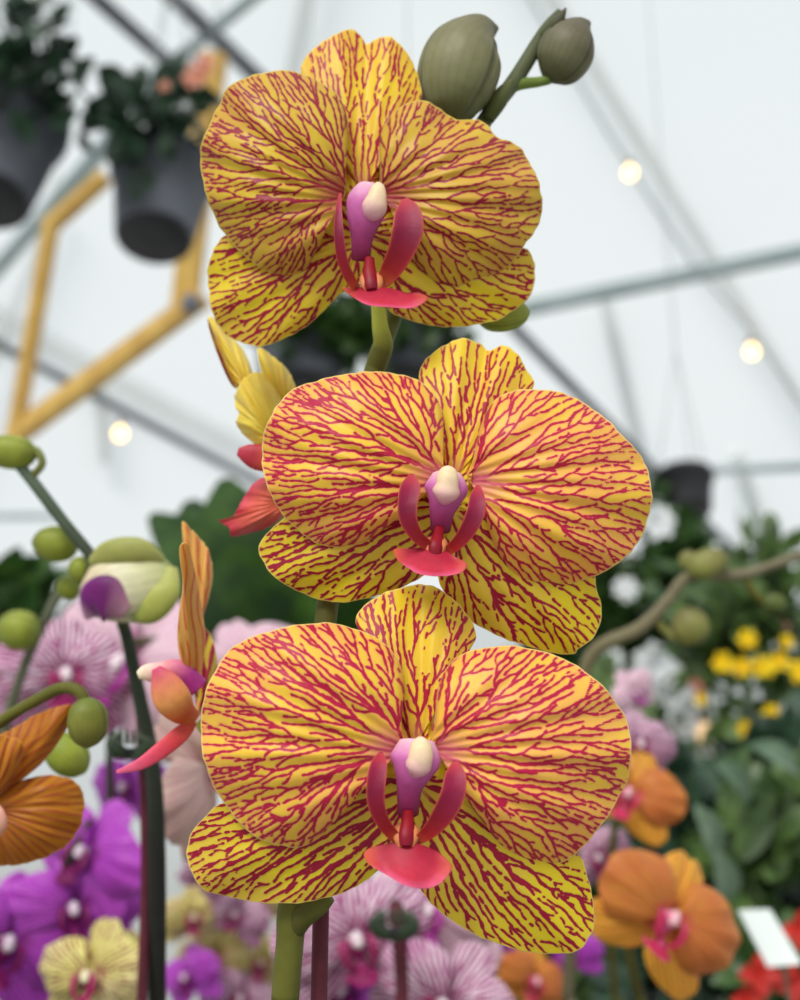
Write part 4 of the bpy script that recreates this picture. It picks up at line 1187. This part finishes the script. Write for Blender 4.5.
p = at(240, 900, 1.25)
BP = empty('broadleaf_plant', (p.x, p.y, BENCH_Z), 'large dark green broad-leaved plant behind the side-on bloom', 'plant')
lathe('pot', [(.09, BENCH_Z), (.13, BENCH_Z + .2), (.14, BENCH_Z + .2), (.14, BENCH_Z + .22), (.12, BENCH_Z + .22), (.01, BENCH_Z + .2)], p.x, p.y, M['potdark'], BP, 32)
for bl in [((250, 640, 1.25), (150, 515, 1.2), 40), ((260, 640, 1.25), (225, 478, 1.22), 48), ((275, 650, 1.25), (330, 470, 1.25), 55), ((240, 660, 1.22), (150, 590, 1.15), 40), ((290, 650, 1.25), (300, 560, 1.2), 60), ((250, 650, 1.2), (215, 560, 1.15), 55), ((300, 640, 1.3), (360, 540, 1.25), 50), ((230, 650, 1.25), (170, 550, 1.2), 40), ((280, 700, 1.25), (330, 600, 1.2), 50), ((230, 640, 1.3), (190, 500, 1.28), 46), ((300, 640, 1.3), (280, 500, 1.3), 50), ((330, 700, 1.3), (370, 590, 1.28), 46), ((220, 690, 1.3), (140, 620, 1.28), 40)]:
    big_leaf(BP, *bl)
for k, (x, y) in enumerate([(250, 642), (280, 652), (235, 660), (300, 642)]):
    a = at(x, y, 1.25)
    rod('leaf_stalk', (p.x, p.y, BENCH_Z + .2), a, .005, M['leaf_mid'], BP, 8)

shrub('leafy_shrub', -30, 1.4, 'dark leafy shrub at the left edge behind the thin blurred stem', 'shrub',
      [('leaf_dark', 60, .5, [(-10, 610, 1.4, 40, 40), (30, 640, 1.4, 34, 30), (-20, 680, 1.4, 40, 40)])])
shrub('leafy_shrub', 620, 2.3, 'dense dark green shrub behind the bare budding branch', 'shrub',
      [('leaf_dark', 34, .5, [(610, 590, 2.3, 50, 120), (660, 560, 2.3, 36, 80), (660, 600, 2.35, 50, 140), (590, 660, 2.3, 50, 110), (700, 620, 2.4, 50, 120), (560, 700, 2.3, 50, 90)])])
shrub('leafy_shrub', 560, 1.7, 'mid green shrub low behind the right lower sepal of the lowest bloom', 'shrub',
      [('leaf_mid', 40, .4, [(600, 720, 1.7, 40, 40), (650, 850, 1.7, 50, 90), (610, 960, 1.7, 50, 80), (560, 980, 1.6, 50, 80)]),
       ('leaf_dark', 44, .4, [(540, 920, 1.7, 60, 120), (480, 960, 1.7, 60, 120), (680, 800, 1.75, 40, 60), (620, 900, 1.7, 60, 100), (500, 1010, 1.6, 60, 80)])])
YS = shrub('flowering_shrub', 760, 1.6, 'shrub with bright yellow blossoms at the right edge', 'shrub',
           [('leaf_mid', 34, .4, [(720, 620, 1.65, 34, 70), (770, 600, 1.65, 36, 70), (760, 560, 1.7, 24, 30), (700, 660, 1.65, 30, 36), (780, 650, 1.62, 36, 60), (745, 700, 1.62, 32, 36)]),
            ('leaf_dark', 36, .45, [(740, 625, 1.75, 50, 120), (790, 700, 1.75, 40, 80), (700, 600, 1.8, 36, 60), (790, 620, 1.75, 40, 60)])])


def blossom(parent, px, py, d, rpx, mat, n=5, seed=0):
    r_ = random.Random(seed); C = at(px, py, d); R = rpx * d / FPX; V = []; F = []
    for k in range(n):
        a = 2 * PI * k / n + r_.uniform(-.2, .2)
        t = C + Vector((math.cos(a) * R, -R * .4 + r_.uniform(-.2, .2) * R, math.sin(a) * R))
        leaf_geo(C, t, R * .42, (0, -1, .3), .2, .15, 5, V, F)
    return mk('blossom', V, F, M[mat], parent)


for i, (x, y, r) in enumerate([(746, 640, 13), (722, 664, 14), (741, 668, 13), (762, 668, 15), (778, 662, 12), (797, 672, 15), (770, 716, 14), (745, 730, 11), (699, 792, 15), (683, 757, 10), (795, 733, 12), (786, 642, 9), (700, 700, 8)]):
    blossom(YS, x, y, 1.55, r * .85, 'yellowfl', 6, i)
GL = shrub('leafy_plant', 740, 1.1, 'grey-green large-leaved plant at the right below the yellow blossoms', 'plant', [('leaf_mid', 60, .45, [(740, 870, 1.15, 50, 40), (780, 820, 1.15, 40, 30)]), ('leaf_deep', 60, .5, [(760, 880, 1.25, 70, 120), (700, 840, 1.25, 50, 70), (790, 780, 1.3, 40, 40), (740, 980, 1.2, 60, 90), (680, 980, 1.2, 50, 70), (800, 960, 1.2, 50, 60)])])
for bl in [((715, 860, 1.06), (694, 805, 1.03), 15), ((722, 905, 1.06), (716, 850, 1.02), 16), ((750, 800, 1.1), (715, 762, 1.08), 15), ((800, 775, 1.1), (750, 745, 1.08), 15), ((800, 870, 1.5), (765, 830, 1.45), 14), ((760, 900, 1.5), (790, 860, 1.45), 14)]:
    big_leaf(GL, *bl, mat='leaf_grey')
RP = shrub('red_leaved_plant', 790, .95, 'small plant with red bracts in the bottom right corner beside the white tag', 'plant', [('leaf_dark', 50, .4, [(770, 990, .96, 30, 20), (800, 1000, .96, 30, 20)])])
for i, (x, y, r) in enumerate([(798, 930, 20), (758, 975, 22), (745, 1000, 16), (790, 985, 20)]): blossom(RP, x, y, .93, r, 'redfl', 4, i + 40)
# white flowering plants far back at the right
WS = shrub('flowering_shrub', 660, 1.9, 'distant shrub with white and peach blossoms between the lowest bloom and the yellow blossoms', 'shrub',
           [('leaf_mid', 30, .5, [(640, 720, 1.95, 30, 30), (690, 760, 1.95, 40, 40), (730, 790, 1.95, 40, 30), (700, 720, 2.0, 30, 20)])])
for i, (x, y, r, mt) in enumerate([(655, 668, 26, 'whitefl'), (640, 690, 22, 'whitefl'), (672, 692, 22, 'whitefl'), (612, 660, 12, 'whitefl'), (680, 745, 24, 'whitefl'), (665, 770, 24, 'whitefl'), (700, 720, 20, 'whitefl'), (722, 745, 22, 'whitefl'), (790, 790, 18, 'whitefl'), (695, 690, 12, 'peachfl'), (705, 770, 20, 'whitefl'), (780, 625, 14, 'peachfl'), (625, 590, 14, 'whitefl'), (655, 525, 20, 'whitefl'), (628, 545, 16, 'whitefl'), (735, 760, 24, 'whitefl'), (760, 765, 20, 'whitefl')]):
    blossom(WS, x, y, 1.9, r, mt, 7, i + 80)

# plant label
TA, TB, TC_, TD = at(738, 910, .80), at(770, 909, .80), at(802, 964, .78), at(768, 967, .78)
nrm = (TB - TA).cross(TD - TA).normalized() * .0012
te = empty('plant_tag', at(775, 1000, .80), 'blank white rectangular plant tag leaning at the lower right', 'plant tag')
V = [TA, TB, TC_, TD, TA + nrm, TB + nrm, TC_ + nrm, TD + nrm]
mk('tag_plate', [tuple(v) for v in V], [(0, 1, 2, 3), (7, 6, 5, 4), (0, 4, 5, 1), (1, 5, 6, 2), (2, 6, 7, 3), (3, 7, 4, 0)], M['tag'], te, smooth=False)
pb = (TC_ + TD) / 2
rod('tag_spike', pb, (pb.x, pb.y, BENCH_Z), .0015, M['clip'], te)
# wooden rail at the right
beam('timber_rail', at(715, 792, 1.45), at(840, 772, 1.5), .02, .02, M['clay'])
o = [x for x in bpy.data.objects if x.name == 'timber_rail'][0]
tag(o, 'reddish brown timber rail crossing the plants at the right edge', 'rail')

# ------------------------------------------------------------------ the greenhouse
RZ = lambda y: 5.2 - .25 * y


def roofpt(px, py, dz=.05):
    D = (at(px, py, 1.0) - CAM)
    # CAM.z + t D.z = 5.2 - .25 (t D.y) - dz
    t = (5.2 - dz - CAM.z) / (D.z + .25 * D.y)
    return CAM + D * t


def wallpt(px, py, y):
    D = (at(px, py, 1.0) - CAM); return CAM + D * (y / D.y)


WY = 8.0
tag(mk('ceiling', [(-7, -3, RZ(-3)), (7, -3, RZ(-3)), (7, WY, RZ(WY)), (-7, WY, RZ(WY))], [(0, 1, 2, 3)], M['glaze'], smooth=False), kind='structure')
tag(mk('wall_back', [(-7, WY, 0), (7, WY, 0), (7, WY, RZ(WY)), (-7, WY, RZ(WY))], [(0, 1, 2, 3)], M['glaze'], smooth=False), kind='structure')
tag(mk('floor', [(-12, -6, 0), (12, -6, 0), (12, 16, 0), (-12, 16, 0)], [(0, 1, 2, 3)], M['floor'], smooth=False), kind='structure')
TR = [0]


def trim(a, b, wd, ht, mat):
    TR[0] += 1
    o = beam('trim_%d' % TR[0], a, b, wd, ht, M[mat]); tag(o, kind='structure')


for (x0, y0, x1, y1, wpx, mt) in [
    (70, -25, 430, 295, 11, 'steel'), (275, -20, 120, 105, 9, 'steelteal'),
    (312, -30, 290, 90, 12, 'steelpale'),
    (480, 318, 860, 240, 13, 'steelteal'), (604, 296, 645, 470, 9, 'steelpale'),
    (540, -20, 850, 480, 9, 'steelpale'), (150, -25, 450, 262, 12, 'steel'), (450, 262, 790, 610, 8, 'steel'), (640, 474, 860, 464, 7, 'steelteal'),
    (-30, 300, 110, 140, 12, 'steelteal'), (-10, 372, 60, 190, 7, 'steelpale'), (-30, 330, 260, 484, 7, 'steel'),
    (-30, 300, 300, 478, 16, 'steelpale'), (735, 450, 800, 640, 9, 'steelpale'), (100, 385, 105, 460, 10, 'steelpale'), (-30, 517, 60, 516, 5, 'steelteal')]:
    z_ = -.10 if mt == 'steelpale' else .05
    A = roofpt(x0, y0, z_); B = roofpt(x1, y1, z_)
    dm = ((A + B) / 2 - CAM).length
    off_ = lambda x, y: x < 5 or x > 795 or y < 5
    D_ = (B - A).normalized()
    ext = lambda P, s_: P + D_ * s_ * min(1.5, max(0, min((7 - abs(P.x)) / (abs(D_.x) + 1e-3), ((P.y + 3) if D_.y * s_ < 0 else (WY - P.y)) / (abs(D_.y) + 1e-3))))
    if off_(x0, y0): A = ext(A, -1)
    if off_(x1, y1): B = ext(B, 1)
    trim(A, B, wpx * dm / FPX, wpx * dm / FPX, mt)
# thin rafters over the rest of the roof
for k in range(-3, 4):
    trim((k * 2.2 + .4, -3, RZ(-3) + .04), (k * 2.2 + .4, WY, RZ(WY) + .04), .03, .04, 'steelpale') if abs(k) > 1 else None

# golden timber frame hanging on the left
TF = empty('timber_truss', at(190, 305, 2.6), 'golden timber truss of angled bars at the upper left', 'truss')
for (x0, y0, x1, y1, wpx, dd0, dd1) in [(106, 176, 48, 228, 12, 2.6, 2.6), (52, 222, 14, 440, 13, 2.6, 2.6), (12, 438, 204, 296, 19, 2.6, 2.6), (214, 55, 184, 312, 26, 2.62, 2.62)]:
    beam('bar', at(x0, y0, dd0), at(x1, y1, dd1), wpx * 2.6 / FPX, .045, M['wood'], TF)
for (x_, y_) in ((52, 224), (214, 58)):
    A = at(x_, y_, 2.62); rod('hanger_wire', A, (A.x, A.y, RZ(A.y) - .02), .0015, M['wire'], TF, 8)
lathe('joint_bolt', [(.012, at(190, 312, 2.55).z), (.02, at(190, 312, 2.55).z + .01), (.02, at(190, 312, 2.55).z + .03), (.012, at(190, 312, 2.55).z + .04)], at(190, 312, 2.55).x, at(190, 312, 2.55).y, M['steel'], TF, 16)


# string lights
def rdepth(x, y, dz=.12): return (roofpt(x, y, dz) - CAM).dot(FW)


def wire(pts, d, r, label, group=None):
    e = empty('string_light_cable', at(pts[0][0], pts[0][1], rdepth(*pts[0])), label, 'cable', group)
    loft('cable', [(x, y, rdepth(x, y), r, r) for x, y in pts], M['wire'], e, n=8, m=40)
    return e


def bulb(px, py, d, r, label, mat='bulb', sock=True):
    B = at(px, py, d); R = r * d / FPX
    e = empty('string_light_bulb', B, label, 'light bulb', 'string light bulbs')
    prof = [(.02, 1.3), (.35, 1.25), (.42, 1.0), (.7, .55), (.96, .1), (1.0, -.3), (.85, -.75), (.5, -1.05), (.1, -1.15)]
    lathe('globe', [(R * a, B.z + R * b) for a, b in prof][::-1], B.x, B.y, M[mat], e, 24)
    lathe('socket', [(R * .4, B.z + R * 1.2), (R * .52, B.z + R * 1.25), (R * .52, B.z + R * 2.3), (R * .3, B.z + R * 2.6)], B.x, B.y, M['socket'], e, 20)


wire([(520, -20), (560, 50), (620, 152), (690, 258), (750, 330), (800, 402), (840, 450)], 3.0, 1.3, 'grey string light cable running down the right side of the roof')
bulb(630, 172, rdepth(626, 160), 5.8, 'glowing bulb high at the right, upper of the two on the cable')
bulb(752, 351, rdepth(748, 338), 5.8, 'glowing bulb at the right edge, lower of the two on the cable')
bulb(120, 433, rdepth(118, 420), 5.8, 'glowing bulb under the dark roof bar at the left')
bulb(705, 733, 1.85, 9, 'small amber bulb glowing among the plants at the right', 'bulbo')
bulb(600, 672, 1.85, 8, 'small amber bulb right beside the upper right petal of the lowest bloom', 'bulbo')

# benches
def bench(cx, cy, lx, ly, label):
    e = empty('growing_bench', (cx, cy, 0), label, 'bench')
    z = BENCH_Z
    V = []; F = []
    def bx(x0, x1, y0, y1, z0, z1):
        o = len(V); V.extend([(x0, y0, z0), (x1, y0, z0), (x1, y1, z0), (x0, y1, z0), (x0, y0, z1), (x1, y0, z1), (x1, y1, z1), (x0, y1, z1)])
        F.extend([tuple(o + i for i in f) for f in [(3, 2, 1, 0), (4, 5, 6, 7), (0, 1, 5, 4), (1, 2, 6, 5), (2, 3, 7, 6), (3, 0, 4, 7)]])
    bx(cx - lx / 2, cx + lx / 2, cy - ly / 2, cy + ly / 2, z - .03, z)
    for s in (-1, 1):
        bx(cx - lx / 2, cx + lx / 2, cy + s * ly / 2 - .012, cy + s * ly / 2 + .012, z - .04, z + .03)
        bx(cx + s * lx / 2 - .012, cx + s * lx / 2 + .012, cy - ly / 2, cy + ly / 2, z - .04, z + .03)
    mk('bench_top', V, F, M['bench'], e, smooth=False)
    for a in (-1, 1):
        for b in (-1, 1): beam('leg', (cx + a * (lx / 2 - .06), cy + b * (ly / 2 - .06), 0), (cx + a * (lx / 2 - .06), cy + b * (ly / 2 - .06), z - .03), .04, .04, M['bench'], e)


bench(0, 1.4, 3.2, 2.7, 'grey metal growing bench under the orchid pots')
